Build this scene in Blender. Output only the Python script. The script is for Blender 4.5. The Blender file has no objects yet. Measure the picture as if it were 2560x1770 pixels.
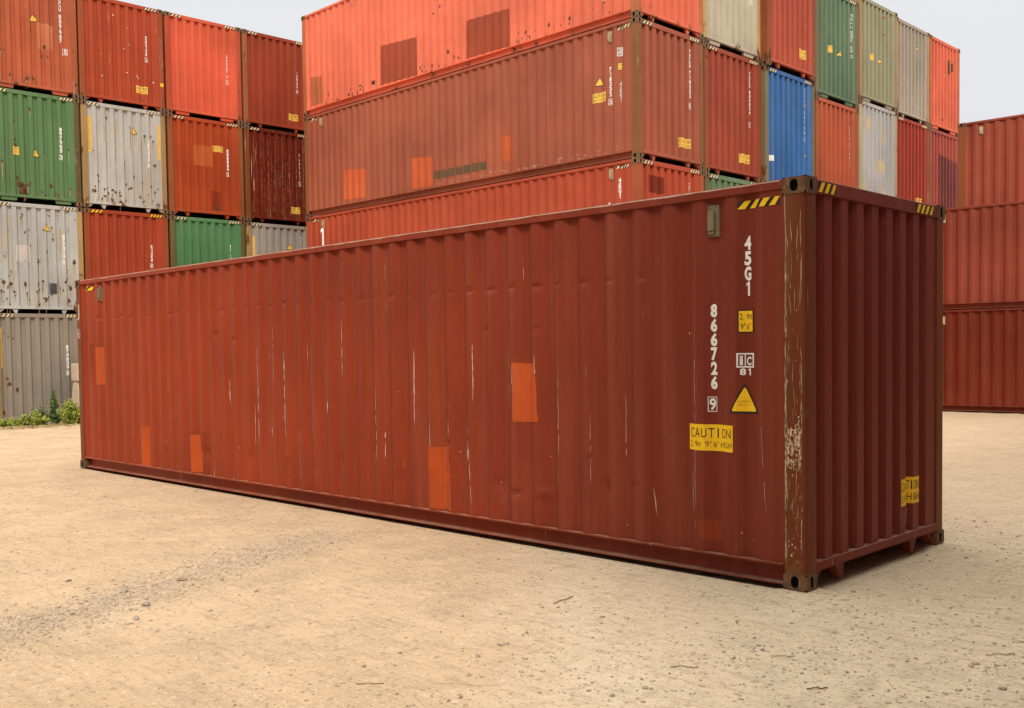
import bpy, bmesh, math, random
from mathutils import Vector, Matrix, noise
import numpy as np
R_ = math.radians
scene = bpy.context.scene
COL = scene.collection

# ---------------------------------------------------------------- camera
cam_d = bpy.data.cameras.new('camera')
cam = bpy.data.objects.new('camera', cam_d); COL.objects.link(cam)
cam.location = (3.4277, -6.4723, 1.7191)
cam.rotation_euler = (1.5301, 0.0147, 0.7896)
cam_d.sensor_fit = 'HORIZONTAL'; cam_d.sensor_width = 36.0
cam_d.lens = 2525.3 / 2560 * 36.0
cam_d.shift_x = 54.1 / 2560
cam_d.shift_y = 94.8 / 2560
cam_d.clip_end = 2000
scene.camera = cam
scene.render.resolution_x, scene.render.resolution_y = 1024, 708

# ---------------------------------------------------------------- light
SUN_EL, SUN_AZ = R_(43), R_(-42)      # azimuth: angle of the direction to the sun from +X
w = bpy.data.worlds.new('World'); scene.world = w; w.use_nodes = True
nt = w.node_tree; nt.nodes.clear()
N = nt.nodes.new; LK = nt.links.new
out = N('ShaderNodeOutputWorld'); bg = N('ShaderNodeBackground'); bg.inputs['Strength'].default_value = 0.1
sky = N('ShaderNodeTexSky'); sky.sky_type = 'NISHITA'; sky.sun_disc = False
sky.sun_elevation = SUN_EL; sky.sun_rotation = math.pi/2 - SUN_AZ
sky.air_density = 1.0; sky.dust_density = 6.0; sky.ozone_density = 1.0
hs = N('ShaderNodeHueSaturation'); hs.inputs['Saturation'].default_value = 0.12
LK(sky.outputs[0], hs.inputs['Color'])
tc = N('ShaderNodeTexCoord'); sp = N('ShaderNodeSeparateXYZ'); LK(tc.outputs['Generated'], sp.inputs[0])
ramp = N('ShaderNodeValToRGB'); LK(sp.outputs['Z'], ramp.inputs[0])      # overcast: zenith brighter than horizon
e = ramp.color_ramp.elements
e[0].position = 0.0; e[0].color = (0.335, 0.34, 0.35, 1)
e[1].position = 1.0; e[1].color = (1.12, 1.10, 1.07, 1)
el = e.new(0.33); el.color = (0.37, 0.378, 0.39, 1)
el = e.new(0.55); el.color = (0.62, 0.62, 0.62, 1)
mul = N('ShaderNodeVectorMath'); mul.operation = 'SCALE'; mul.inputs['Scale'].default_value = 20.6
LK(ramp.outputs[0], mul.inputs[0])
cn = N('ShaderNodeTexNoise'); cn.inputs['Scale'].default_value = 1.6; cn.inputs['Detail'].default_value = 3
LK(tc.outputs['Generated'], cn.inputs['Vector'])
cm = N('ShaderNodeMapRange'); cm.inputs['To Min'].default_value = 0.94; cm.inputs['To Max'].default_value = 1.06
LK(cn.outputs[0], cm.inputs[0])
mul2 = N('ShaderNodeVectorMath'); mul2.operation = 'SCALE'; LK(mul.outputs[0], mul2.inputs[0]); LK(cm.outputs[0], mul2.inputs['Scale'])
mx = N('ShaderNodeMix'); mx.data_type = 'RGBA'; mx.inputs[0].default_value = 0.88
LK(hs.outputs[0], mx.inputs[6]); LK(mul2.outputs[0], mx.inputs[7])
LK(mx.outputs[2], bg.inputs['Color']); LK(bg.outputs[0], out.inputs[0])

sl = bpy.data.lights.new('sun', 'SUN'); sl.energy = 1.75; sl.angle = R_(10); sl.color = (1.0, 0.93, 0.82)
so = bpy.data.objects.new('sun', sl); COL.objects.link(so)
sv = Vector((math.cos(SUN_EL)*math.cos(SUN_AZ), math.cos(SUN_EL)*math.sin(SUN_AZ), math.sin(SUN_EL)))
so.rotation_euler = sv.to_track_quat('Z', 'Y').to_euler(); so.location = sv*60
scene.view_settings.view_transform = 'Standard'; scene.view_settings.look = 'None'
scene.view_settings.exposure = 0.19; scene.view_settings.gamma = 1.0

# ---------------------------------------------------------------- node helpers
def lin(r, g, b):
    f = lambda c: (c/255/12.92) if c <= 10.3 else ((c/255+.055)/1.055)**2.4
    return (f(r), f(g), f(b))

class NT:
    def __init__(s, name):
        s.m = bpy.data.materials.new(name); s.m.use_nodes = True
        s.t = s.m.node_tree; s.t.nodes.clear()
        s.out = s.n('ShaderNodeOutputMaterial'); s.b = s.n('ShaderNodeBsdfPrincipled')
        s.l(s.b.outputs[0], s.out.inputs[0])
    def n(s, k): return s.t.nodes.new(k)
    def l(s, a, b): s.t.links.new(a, b)
    def put(s, v, sock):
        if hasattr(v, 'is_output'): s.l(v, sock)
        else:
            if hasattr(v, '__len__') and len(v) == 3 and sock.type == 'RGBA': v = (*v, 1)
            sock.default_value = v
    def coord(s, seed=(0,0,0), kind='Object', scale=(1,1,1)):
        c = s.n('ShaderNodeTexCoord'); m = s.n('ShaderNodeMapping')
        s.l(c.outputs[kind], m.inputs[0]); m.inputs['Location'].default_value = seed; m.inputs['Scale'].default_value = scale
        return m.outputs[0]
    def scaled(s, v, sc):
        m = s.n('ShaderNodeMapping'); s.l(v, m.inputs[0]); m.inputs['Scale'].default_value = sc; return m.outputs[0]
    def noise(s, v, scale, detail=3, rough=.5):
        x = s.n('ShaderNodeTexNoise'); s.l(v, x.inputs['Vector']); x.inputs['Scale'].default_value = scale
        x.inputs['Detail'].default_value = detail; x.inputs['Roughness'].default_value = rough; return x.outputs[0]
    def map(s, v, a, b, c=0., d=1., clamp=True):
        x = s.n('ShaderNodeMapRange'); x.clamp = clamp; s.put(v, x.inputs[0])
        for i, q in enumerate((a, b, c, d)): x.inputs[i+1].default_value = q
        return x.outputs[0]
    def math(s, op, a, b=0.):
        x = s.n('ShaderNodeMath'); x.operation = op; s.put(a, x.inputs[0]); s.put(b, x.inputs[1]); return x.outputs[0]
    def mix(s, f, a, b, mode='MIX'):
        x = s.n('ShaderNodeMix'); x.data_type = 'RGBA'; x.blend_type = mode
        s.put(f, x.inputs[0]); s.put(a, x.inputs[6]); s.put(b, x.inputs[7]); return x.outputs[2]
    def bump(s, h, strength, dist, prev=None):
        x = s.n('ShaderNodeBump'); s.l(h, x.inputs['Height']); x.inputs['Strength'].default_value = strength
        x.inputs['Distance'].default_value = dist
        if prev is not None: s.l(prev, x.inputs['Normal'])
        return x.outputs[0]

RUST1, RUST2 = (0.055, 0.020, 0.009), (0.20, 0.085, 0.030)
_seed = [0]
def paint(name, rgb, fade=.3, rust=.2, chips=0., dust=.35, end_shade=None, rough=.55, bumps=.5):
    """weathered paint on steel: fading, run-off streaks, rust spots with drips, pale chips, settled dust"""
    _seed[0] += 1; q = _seed[0]
    if rgb[0] > 1.8*rgb[1]: rgb = (rgb[0]*1.03, rgb[1]*.91, rgb[2]*.74)
    t = NT(name); c = t.coord((q*7.31, q*3.77, q*5.13))
    raw = t.coord()
    n1 = t.noise(c, .55, 4, .6)
    col = t.mix(t.map(n1, .3, .7), tuple(x*.80 for x in rgb), tuple(min(1, x*1.16) for x in rgb))
    if end_shade is not None:                              # deeper maroon towards the near end: paint tone plus shade put into the colour
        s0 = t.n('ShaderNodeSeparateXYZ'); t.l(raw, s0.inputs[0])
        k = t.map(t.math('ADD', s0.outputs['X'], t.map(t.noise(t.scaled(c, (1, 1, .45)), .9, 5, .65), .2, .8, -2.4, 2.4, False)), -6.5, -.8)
        col = t.mix(k, col, end_shade)
    st = t.noise(t.scaled(c, (6, 6, .28)), 1., 4, .6)
    pale = tuple(x*.82 + y*.20 for x, y in zip(rgb, (.46, .30, .19)))
    col = t.mix(t.math('MULTIPLY', t.map(st, .48, .75), fade), col, pale)
    dk = t.noise(t.scaled(c, (11, 11, .5)), 1.3, 4, .6)
    col = t.mix(t.math('MULTIPLY', t.map(dk, .55, .78), .38), col, tuple(x*.5 for x in rgb))
    fine = t.noise(c, 28, 3, .6)
    col = t.mix(.10, col, t.mix(fine, (.0, .0, .0), (1, 1, 1)), 'OVERLAY')
    sep = t.n('ShaderNodeSeparateXYZ'); t.l(raw, sep.inputs[0])
    low = t.map(sep.outputs['Z'], .15, .75, .085, 0.)
    rn = t.noise(t.scaled(c, (1, 1, .62)), 3.0, 8, .68)
    rv = t.math('ADD', rn, low)
    thr = .735 - .15*rust
    rmask = t.map(rv, thr, thr+.035)
    dr = t.noise(t.scaled(c, (10, 10, .45)), 1.0, 5, .6)
    drm = t.math('MULTIPLY', t.map(dr, .60-.05*rust, .74), t.map(t.math('ADD', t.noise(c, 1.1, 3), low), .46, .66))
    col = t.mix(t.math('MULTIPLY', drm, min(1, .25+rust*.6)), col, (.21, .105, .042))
    halo = t.map(rv, thr-.05, thr+.02)
    col = t.mix(t.math('MULTIPLY', halo, .45), col, (.26, .13, .05))
    rc = t.mix(t.noise(c, 9, 5, .7), RUST1, RUST2)
    col = t.mix(rmask, col, rc)
    rough_s = t.map(rmask, 0, 1, rough, .9)
    if chips > 0:
        cn = t.noise(t.scaled(c, (26, 26, .9)), 1., 6, .62)
        cm_ = t.noise(t.scaled(c, (2.2, 2.2, .7)), 1.0, 2)
        k = t.math('MULTIPLY', t.map(cn, .70-.12*chips, .715-.11*chips), t.map(cm_, .50, .58))
        col = t.mix(k, col, (.62, .47, .33))
    geo = t.n('ShaderNodeNewGeometry'); s2 = t.n('ShaderNodeSeparateXYZ'); t.l(geo.outputs['True Normal'], s2.inputs[0])
    up = t.math('MULTIPLY', t.map(s2.outputs['Z'], .55, .9), t.map(t.noise(c, 6, 4), .3, .6, .4*dust, 1.6*dust))
    col = t.mix(up, col, (.40, .30, .20))
    t.l(col, t.b.inputs['Base Color']); t.l(rough_s, t.b.inputs['Roughness'])
    t.b.inputs['Specular IOR Level'].default_value = .14
    b1 = t.bump(t.noise(t.scaled(c, (1, 1, .7)), 2.4, 3, .5), bumps*.55, .03)
    b2 = t.bump(t.math('ADD', t.noise(c, 45, 4, .6), t.math('MULTIPLY', rmask, .7)), .25, .004, b1)
    t.l(b2, t.b.inputs['Normal'])
    return t.m

def flat(name, rgb, rough=.6, wear=.25, dirt=(.20, .12, .06), worn=None):
    _seed[0] += 1; q = _seed[0]
    t = NT(name); c = t.coord((q*4.1, q*2.3, q*1.7))
    n = t.noise(c, 7, 6, .65)
    col = t.mix(t.math('MULTIPLY', t.map(n, .42, .72), wear), rgb, dirt)
    n3 = t.noise(t.scaled(c, (14, 14, 2)), 1.4, 5, .65)
    if worn is not None: col = t.mix(t.map(n3, .60, .64), col, worn)
    t.l(col, t.b.inputs['Base Color']); t.b.inputs['Roughness'].default_value = rough
    t.b.inputs['Specular IOR Level'].default_value = .3
    return t.m

YEL = flat('sticker_yellow', (.93, .57, .008), .5, .16)
YEL_F = flat('faded_sticker_yellow', (.86, .54, .09), .6, .25)
BLK = flat('sticker_black', (.012, .011, .010), .55, .2)
WHT = flat('lettering_white', (.86, .84, .79), .55, .12)
WHT_F = flat('faded_lettering_white', (.70, .66, .58), .6, .35, worn=(.28, .10, .06))
CREAM = flat('stripe_cream', (.72, .60, .36), .6, .3)
CHALK = flat('chalk_white', (.66, .52, .44), .8, .3)
SCRATCH = flat('bare_scratch', (.60, .44, .33), .75, .35)
VENT = flat('vent_plastic', (.20, .165, .10), .6, .5, (.10, .07, .04))
VENT_P = flat('pale_vent_plastic', (.45, .36, .22), .6, .5, (.2, .12, .06))
CAVITY = flat('casting_cavity', (.006, .005, .004), .95, .1)  # near-black painted in for the shade inside the hollow casting
def rusty(name, a, b, sc=6.):
    t = NT(name); _seed[0] += 1; q = _seed[0]; c = t.coord((q*2.1, q*3.3, q*.7))
    n = t.noise(c, sc, 7, .7); n2 = t.noise(t.scaled(c, (2, 2, .6)), sc*1.7, 5, .7)
    col = t.mix(t.map(n, .33, .68), a, b); col = t.mix(t.map(n2, .58, .70), col, (.36, .21, .075))
    t.l(col, t.b.inputs['Base Color']); t.b.inputs['Roughness'].default_value = .8
    t.l(t.bump(n2, .4, .006), t.b.inputs['Normal']); return t.m
CAST = rusty('casting_rust', (.085, .042, .020), (.235, .130, .060))
CAST_D = rusty('worn_casting_rust', (.050, .020, .009), (.19, .095, .032), 9.)

UNDER = flat('underbody_coating', (.014, .011, .009), .85, .3, (.04, .025, .015))
# ---------------------------------------------------------------- object helpers
def link(name, me, parent=None, mats=None):
    o = bpy.data.objects.new(name, me); COL.objects.link(o)
    if parent is not None: o.parent = parent
    if mats:
        while len(me.materials) < len(mats): me.materials.append(None)
        for i, m in enumerate(mats):
            o.material_slots[i].link = 'OBJECT'; o.material_slots[i].material = m
    return o
def tag(o, label=None, cat=None, group=None, kind=None):
    for k, v in (('label', label), ('category', cat), ('group', group), ('kind', kind)):
        if v: o[k] = v
    return o
def mesh(name, verts, faces, mi=None):
    me = bpy.data.meshes.new(name); me.from_pydata([tuple(v) for v in verts], [], faces)
    if mi is not None:
        me.materials.append(None)
        for _ in range(max(mi)): me.materials.append(None)
        me.polygons.foreach_set('material_index', mi)
    me.update(); return me
def from_bm(name, bm):
    me = bpy.data.meshes.new(name); bm.to_mesh(me); bm.free(); return me
def box_bm(bm, x0, x1, y0, y1, z0, z1, bev=0.):
    r = bmesh.ops.create_cube(bm, size=1.)
    for v in r['verts']:
        v.co = Vector(((x0+x1)/2+v.co.x*(x1-x0), (y0+y1)/2+v.co.y*(y1-y0), (z0+z1)/2+v.co.z*(z1-z0)))
    if bev:
        es = list({e for v in r['verts'] for e in v.link_edges})
        bmesh.ops.bevel(bm, geom=es, offset=bev, segments=2, affect='EDGES', profile=.6)

# ---------------------------------------------------------------- container geometry (local: x -12.192..0, y 0..2.438, z 0..2.92)
LEN, WID, HGT = 12.192, 2.438, 2.92
P_S, D_S = .279, .036
P_E, D_E = .2534, .054
def side_breaks():
    bs = [(-LEN+.15, 0.)]
    k0 = math.ceil((-LEN+.22+6.003)/P_S)
    k = k0
    while True:
        x0 = -6.003+k*P_S
        if x0-.139 > -.36: break
        a = [(x0-.139, 0.), (x0-.07, 1.), (x0, 1.), (x0+.069, 0.)]
        if a[0][0] > bs[-1][0]+.01: bs += a
        k += 1
    bs.append((-.15, 0.)); return bs
def end_breaks():
    bs = [(.14, 0.)]
    for k in range(-1, 8):
        e_ = .415+k*P_E
        a = [(e_, 0.), (e_+.018, 1.), (e_+.124, 1.), (e_+.142, 0.)]
        if a[-1][0] < WID-.14: bs += a
    bs.append((WID-.14, 0.)); return bs
SB, EB = side_breaks(), end_breaks()
def depth(bs, u, D):
    if u <= bs[0][0]: return 0.
    for (a, da), (b, db) in zip(bs, bs[1:]):
        if u <= b: return D*(da+(db-da)*((u-a)/max(b-a, 1e-6)))
    return 0.
INS = .016                      # panels stand this far behind the casting faces
DENTS = []                      # (u, v, radius_u, radius_v, depth): the lone container's battered side
def dent(u, v):
    s = 0.
    for a, b, ru, rv, d in DENTS:
        x = (u-a)/ru; y = (v-b)/rv; q = x*x+y*y
        if q < 9: s += d*math.exp(-q)
    return s
def P_side(u, v, off=0., dents=False):
    return (u, INS+depth(SB, u, D_S)-off+(dent(u, v) if dents else 0), v)
def P_end(u, v, off=0., dents=False):
    return (-INS-depth(EB, u, D_E)+off, u, v)
def wall_mesh(name, bs, fn, z0, z1, nz=1, sub=1, dents=False):
    us = []
    for (a, _), (b, _) in zip(bs, bs[1:]):
        us += [a+(b-a)*i/sub for i in range(sub)]
    us.append(bs[-1][0])
    V = [fn(u, z0+(z1-z0)*j/nz, 0., dents) for j in range(nz+1) for u in us]
    n = len(us)
    F = [(j*n+i, j*n+i+1, (j+1)*n+i+1, (j+1)*n+i) for j in range(nz) for i in range(n-1)]
    return mesh(name, V, F)
Z0S, Z1S, Z0E, Z1E = .175, HGT-.035, .185, HGT-.06
def mirror_side(me, name):      # far long side / far end
    m2 = me.copy(); m2.name = name
    for v in m2.vertices: v.co.y = WID-v.co.y
    m2.flip_normals(); return m2
def mirror_end(me, name):
    m2 = me.copy(); m2.name = name
    for v in m2.vertices: v.co.x = -LEN-v.co.x
    m2.flip_normals(); return m2
ME = {}
ME['side'] = wall_mesh('side_wall', SB, P_side, Z0S, Z1S)
ME['end'] = wall_mesh('end_wall', EB, P_end, Z0E, Z1E)
ME['side2'] = mirror_side(ME['side'], 'side_wall_far'); ME['end2'] = mirror_end(ME['end'], 'end_wall_far')
def casting_mesh(sx, sy):
    """corner casting with oval apertures on its two outer faces (sx=1: face at x=0; sy=-1: face at y=0)"""
    X, Y, Z = .178, .162, .118
    V, F, MI = [], [], []
    def face_hole(org, du, dv, nrm, wu, hv, ru, rv):
        n = 24; base = len(V)
        o = Vector(org); du = Vector(du); dv = Vector(dv); nr = Vector(nrm)
        for i in range(n):
            a = 2*math.pi*(i+.5)/n; c_, s_ = math.cos(a), math.sin(a)
            f = 1/max(abs(c_), abs(s_)); V.append(o+du*(wu/2*(1+c_*f))+dv*(hv/2*(1+s_*f)))
        for dep in (0., .045):
            for i in range(n):
                a = 2*math.pi*(i+.5)/n; c_, s_ = math.cos(a), math.sin(a)
                pw = .75
                V.append(o+du*(wu/2+ru*math.copysign(abs(c_)**pw, c_))+dv*(hv/2+rv*math.copysign(abs(s_)**pw, s_))-nr*dep)
        for i in range(n):
            j = (i+1) % n
            F.append((base+i, base+j, base+n+j, base+n+i)); MI.append(0)
            F.append((base+n+i, base+n+j, base+2*n+j, base+2*n+i)); MI.append(1)
        F.append(tuple(base+2*n+i for i in range(n))); MI.append(1)
    # canonical casting occupying x -X..0, y 0..Y, z 0..Z ; outer faces y=0 and x=0
    face_hole((-X, 0, 0), (1, 0, 0), (0, 0, 1), (0, -1, 0), X, Z, .030, .042)
    face_hole((0, 0, 0), (0, 1, 0), (0, 0, 1), (1, 0, 0), Y, Z, .021, .042)
    b = len(V)
    V += [Vector(p) for p in ((-X,0,0),(0,0,0),(0,Y,0),(-X,Y,0),(-X,0,Z),(0,0,Z),(0,Y,Z),(-X,Y,Z))]
    for f in ((0,3,2,1),(4,5,6,7),(2,3,7,6),(3,0,4,7)): F.append(tuple(b+i for i in f)); MI.append(0)
    for v in V:
        if sx < 0: v.x = -LEN-v.x
        if sy > 0: v.y = WID-v.y
    if sx*sy > 0: F[:] = [tuple(reversed(f)) for f in F]
    me = mesh('corner_casting', V, F, MI)
    return me
def chamfer_post(sx, sy):
    bm = bmesh.new()
    a, b, c = .165, .150, .022
    pts = [(-a, 0), (-c, 0), (-c*.3, c*.3), (0, c), (0, b), (-a*.3, b), (-a, .05)]
    vs = [[bm.verts.new((x, y, z)) for x, y in [(px-.006, py+.006) for px, py in pts]] for z in (.118, HGT-.118)]
    n = len(pts)
    for i in range(n): bm.faces.new((vs[0][i], vs[0][(i+1) % n], vs[1][(i+1) % n], vs[1][i]))
    for v in bm.verts:
        if sx < 0: v.co.x = -LEN-v.co.x
        if sy > 0: v.co.y = WID-v.co.y
    if sx*sy > 0: bmesh.ops.reverse_faces(bm, faces=bm.faces)
    return from_bm('corner_post', bm)
def shift(me, dz, name):
    m = me.copy(); m.name = name
    for v in m.vertices: v.co.z += dz
    return m
for sx in (1, -1):
    for sy in (-1, 1):
        ME['cast', sx, sy, 0] = casting_mesh(sx, sy)
        ME['cast', sx, sy, 1] = shift(ME['cast', sx, sy, 0], HGT-.118, 'corner_casting')
        ME['post', sx, sy] = chamfer_post(sx, sy)
def profile_x(name, pts, x0, x1, flip):      # extrude a (y,z) outline along x
    n = len(pts)
    V = [(x, (WID-y if flip else y), z) for x in (x0, x1) for y, z in pts]
    F = [(i, (i+1) % n, n+(i+1) % n, n+i) for i in range(n)]
    if flip: F = [tuple(reversed(f)) for f in F]
    F = [tuple(reversed(f)) for f in F]
    return mesh(name, V, F)
def profile_y(name, pts, y0, y1, flip):      # extrude an (x,z) outline along y
    n = len(pts)
    V = [((-LEN-x if flip else x), y, z) for y in (y0, y1) for x, z in pts]
    F = [(i, (i+1) % n, n+(i+1) % n, n+i) for i in range(n)]
    if flip: F = [tuple(reversed(f)) for f in F]
    return mesh(name, V, F)
TS = [(.004, HGT-.072), (.058, HGT-.072), (.058, HGT-.008), (.007, HGT-.008), (.004, HGT-.012)]
CH = [(.001, .164), (.001, .178), (.12, .178), (.12, .022), (.020, .022), (.020, .032), (.088, .038), (.088, .156)]
TE = [(-.005, HGT-.108), (-.005, HGT-.014), (-.009, HGT-.010), (-.085, HGT-.010), (-.085, HGT-.108)]
BE = [(-.006, .122), (-.006, .186), (-.010, .189), (-.085, .189), (-.085, .122)]
for f in (0, 1):
    ME['tsr', f] = profile_x('top_side_rail', TS, -LEN+.178, -.178, f)
    ME['bsr', f] = profile_x('bottom_side_rail', CH, -LEN+.178, -.178, f)
    ME['ter', f] = profile_y('top_end_rail', TE, .162, WID-.162, f)
    ME['ber', f] = profile_y('bottom_end_rail', BE, .162, WID-.162, f)
def roof_mesh():
    V, F = [], []
    n = int((LEN-.2)/.1045)
    for i in range(n+1):
        x = -LEN+.1+i*(LEN-.2)/n; z = HGT-.006 if (i//1) % 4 in (0, 1) else HGT-.026
        V += [(x, .058, z), (x, WID-.058, z)]
    for i in range(n): F.append((2*i, 2*i+2, 2*i+3, 2*i+1))
    return mesh('roof', V, F)
ME['roof'] = roof_mesh()
def floor_mesh():
    bm = bmesh.new()
    box_bm(bm, -LEN+.1, -.1, .122, WID-.122, .15, .176)
    for i in range(38):
        x = -.45-i*.305
        box_bm(bm, x-.022, x+.022, .13, WID-.13, .03, .149)
    return from_bm('underframe', bm)
ME['floor'] = floor_mesh()
def lug_pieces(kind):
    """what hangs below the bottom end rail: gussets and tapered guide lugs, or wide fork plates"""
    out_ = []
    spec = ([('gusset', [(.164, .012), (.164, .120), (.30, .120)]), ('guide_lug', [(.49, .120), (.64, .120), (.615, .022), (.60, .004), (.565, .004), (.55, .022)])] if kind == 'lug' else
            [('fork_plate', [(.30, .120), (.72, .120), (.70, .035), (.69, .028), (.30, .028)]), ('gusset', [(.164, .095), (.164, .120), (.298, .120), (.298, .095)])])
    for nm, pts in spec:
        for s in (0, 1):
            bm = bmesh.new(); q = [((WID-y if s else y), z) for y, z in pts]; n = len(q)
            a = [bm.verts.new((-.10, y, z)) for y, z in q]; b = [bm.verts.new((-.034, y, z)) for y, z in q]
            bm.faces.new(a[::-1]); bm.faces.new(b)
            for i in range(n): bm.faces.new((a[i], a[(i+1) % n], b[(i+1) % n], b[i]))
            bmesh.ops.recalc_face_normals(bm, faces=bm.faces); out_.append((nm, from_bm(nm, bm)))
    return out_
ME['lug'] = lug_pieces('lug'); ME['plate'] = lug_pieces('plate')
def vent_mesh():
    bm = bmesh.new()
    box_bm(bm, -.052, .052, -.006, .02, -.118, .118, .004)
    box_bm(bm, -.034, .022, -.034, -.006, -.075, .070, .008)
    box_bm(bm, -.030, .018, -.026, -.006, -.100, -.077, .003)
    for x in (-.03, .03):
        for z in (-.106, .106):
            r = bmesh.ops.create_cone(bm, cap_ends=True, segments=10, radius1=.008, radius2=.006, depth=.008)
            bmesh.ops.rotate(bm, verts=r['verts'], matrix=Matrix.Rotation(math.pi/2, 3, 'X'))
            bmesh.ops.translate(bm, verts=r['verts'], vec=(x, -.009, z))
    return from_bm('vent', bm)
ME['vent'] = vent_mesh()

# ---------------------------------------------------------------- marks: shapes and lettering laid over the corrugation
WALLS = {}                      # (container, 'side' / 'end') -> the wall, post or rail that carries the marks
def conform(name, polys, face, parent, mats, off=.003, dents=False, zs=1.):
    """polys: [(list of (u,v), material index, extra offset)] in metres on the wall; cut at every fold and pressed onto it"""
    bs, D, fn = (SB, D_S, P_side) if face == 'side' else (EB, D_E, P_end)
    V, F, MI = [], [], []
    for pts, mi, ex in polys:
        bm = bmesh.new()
        if pts and isinstance(pts[0][0], (tuple, list)):     # already faces
            vv, ff = pts
            bv = [bm.verts.new((a, b, 0)) for a, b in vv]
            for f in ff:
                try: bm.faces.new([bv[i] for i in f])
                except ValueError: pass
        else:
            bv = [bm.verts.new((a, b, 0)) for a, b in pts]
            try: bm.faces.new(bv)
            except ValueError: bm.free(); continue
        us = [v.co.x for v in bm.verts]; lo, hi = min(us), max(us)
        for b, _ in bs:
            if lo+1e-4 < b < hi-1e-4:
                bmesh.ops.bisect_plane(bm, geom=bm.verts[:]+bm.edges[:]+bm.faces[:], plane_co=(b, 0, 0), plane_no=(1, 0, 0), dist=1e-6)
        if dents:
            vs = [v.co.y for v in bm.verts]; z = math.ceil(min(vs)/.06)*.06
            while z < max(vs):
                bmesh.ops.bisect_plane(bm, geom=bm.verts[:]+bm.edges[:]+bm.faces[:], plane_co=(0, z, 0), plane_no=(0, 1, 0), dist=1e-6); z += .06
        bm.normal_update()
        flip = any(f.normal.z < 0 for f in bm.faces)
        if face == 'end': pass
        base = len(V); bm.verts.index_update()
        for v in bm.verts: V.append(fn(v.co.x, v.co.y, off+ex, dents))
        for f in bm.faces:
            ix = [base+v.index for v in f.verts]
            if f.normal.z < 0: ix.reverse()
            F.append(ix); MI.append(mi)
        bm.free()
    if not F: return None
    me = mesh(name, V, F, MI)
    return link(name, me, WALLS.get((parent.name, face), parent), mats)
_glyph = {}
def glyph(ch, bold=.0):
    k = (ch, bold)
    if k in _glyph: return _glyph[k]
    cu = bpy.data.curves.new('t', 'FONT'); cu.body = ch; cu.fill_mode = 'FRONT'; cu.offset = bold; cu.resolution_u = 5
    o = bpy.data.objects.new('t', cu); COL.objects.link(o)
    dg = bpy.context.evaluated_depsgraph_get(); dg.update()
    me = bpy.data.meshes.new_from_object(o.evaluated_get(dg))
    bpy.data.objects.remove(o); bpy.data.curves.remove(cu)
    vv = [(v.co.x, v.co.y) for v in me.vertices]; ff = [tuple(p.vertices) for p in me.polygons]
    bpy.data.meshes.remove(me)
    if vv:
        x0 = min(a for a, _ in vv); x1 = max(a for a, _ in vv); y0 = min(b for _, b in vv); y1 = max(b for _, b in vv)
        asp = (x1-x0)/max(y1-y0, 1e-6)
        vv = [((a-x0)/max(x1-x0, 1e-6), (b-y0)/max(y1-y0, 1e-6)) for a, b in vv]
    else: asp = .5
    _glyph[k] = (vv, ff, asp); return _glyph[k]
def char_poly(ch, u, v, w_, h, mi=0, ex=0., bold=.02):
    if ch in " ": return []
    vv, ff, asp = glyph(ch, bold)
    if ch == '1': vv, ff, asp = [(.5, 0), (.92, 0), (.92, 1), (.62, 1), (.12, .84), (.12, .70), (.5, .80)], [(0, 1, 2, 3, 4, 5, 6)], .4; w_ *= .72; u += w_*.15
    if ch in "Il'": w2 = min(w_, h*asp*1.25); u += (w_-w2)*.5; w_ = w2
    if ch == '.': h *= .15; w_ *= .3
    if ch in "'\"": v += h*.68; h *= .32; w_ *= .5
    if ch.islower() and ch not in 'bdfhklti': h *= .76
    return [(([(u+a*w_, v+b*h) for a, b in vv], ff), mi, ex)]
def stack_text(s, u, vtop, w_, h, gap, mi=0, bold=.045):
    out_ = []; v = vtop
    for ch in s:
        if ch == ' ': v -= h*.55; continue
        out_ += char_poly(ch, u-w_/2, v-h, w_, h, mi, 0., bold); v -= h+gap
    return out_, v
def boxed(ch, u, vtop, w_, h, t, mi=0, pad=.012):
    u0, u1, v1, v0 = u-w_/2-pad-t, u+w_/2+pad+t, vtop, vtop-h-2*pad-2*t
    ps = [([(u0, v0), (u1, v0), (u1, v0+t), (u0, v0+t)], mi, 0.), ([(u0, v1-t), (u1, v1-t), (u1, v1), (u0, v1)], mi, 0.),
          ([(u0, v0+t), (u0+t, v0+t), (u0+t, v1-t), (u0, v1-t)], mi, 0.), ([(u1-t, v0+t), (u1, v0+t), (u1, v1-t), (u1-t, v1-t)], mi, 0.)]
    return ps+char_poly(ch, u-w_/2, v0+t+pad, w_, h, mi, 0., .03)
def line_text(s, u0, u1, v0, h, mi=1, ex=.0015, bold=.0):
    n = len(s); cw = (u1-u0)/n; out_ = []
    for i, ch in enumerate(s): out_ += char_poly(ch, u0+i*cw+cw*.1, v0, cw*.8, h, mi, ex, bold)
    return out_
def number(face, parent, s, check, u, vtop, h=.112, w_=.05, mat=None, dents=False):
    mat = mat or WHT
    if face == 'end': u -= .075
    ps, v = stack_text(s, u, vtop, w_, h*.93, h*.07)
    if check: ps += boxed(check, u, v-h*.4, w_, h*.9, .008)
    return conform('container_number', ps, face, parent, [mat], .003, dents)
def caution(face, parent, u0, u1, v0, v1, faded=True, dents=False, skew=0.):
    h = v1-v0; y = YEL_F if faded else YEL
    ps = [([(u0, v0), (u1, v0+skew), (u1, v1+skew), (u0, v1)], 0, 0.)]
    ps += line_text('CAUTION', u0+.03*(u1-u0), u1-.03*(u1-u0), v0+h*.50, h*.36, bold=-.004)
    ps += line_text("2.9m 9'6\"HIGH", u0+.02*(u1-u0), u1-.02*(u1-u0), v0+h*.14, h*.22, bold=-.008)
    return conform('caution_sign', ps, face, parent, [y, BLK], .003, dents)
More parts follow.
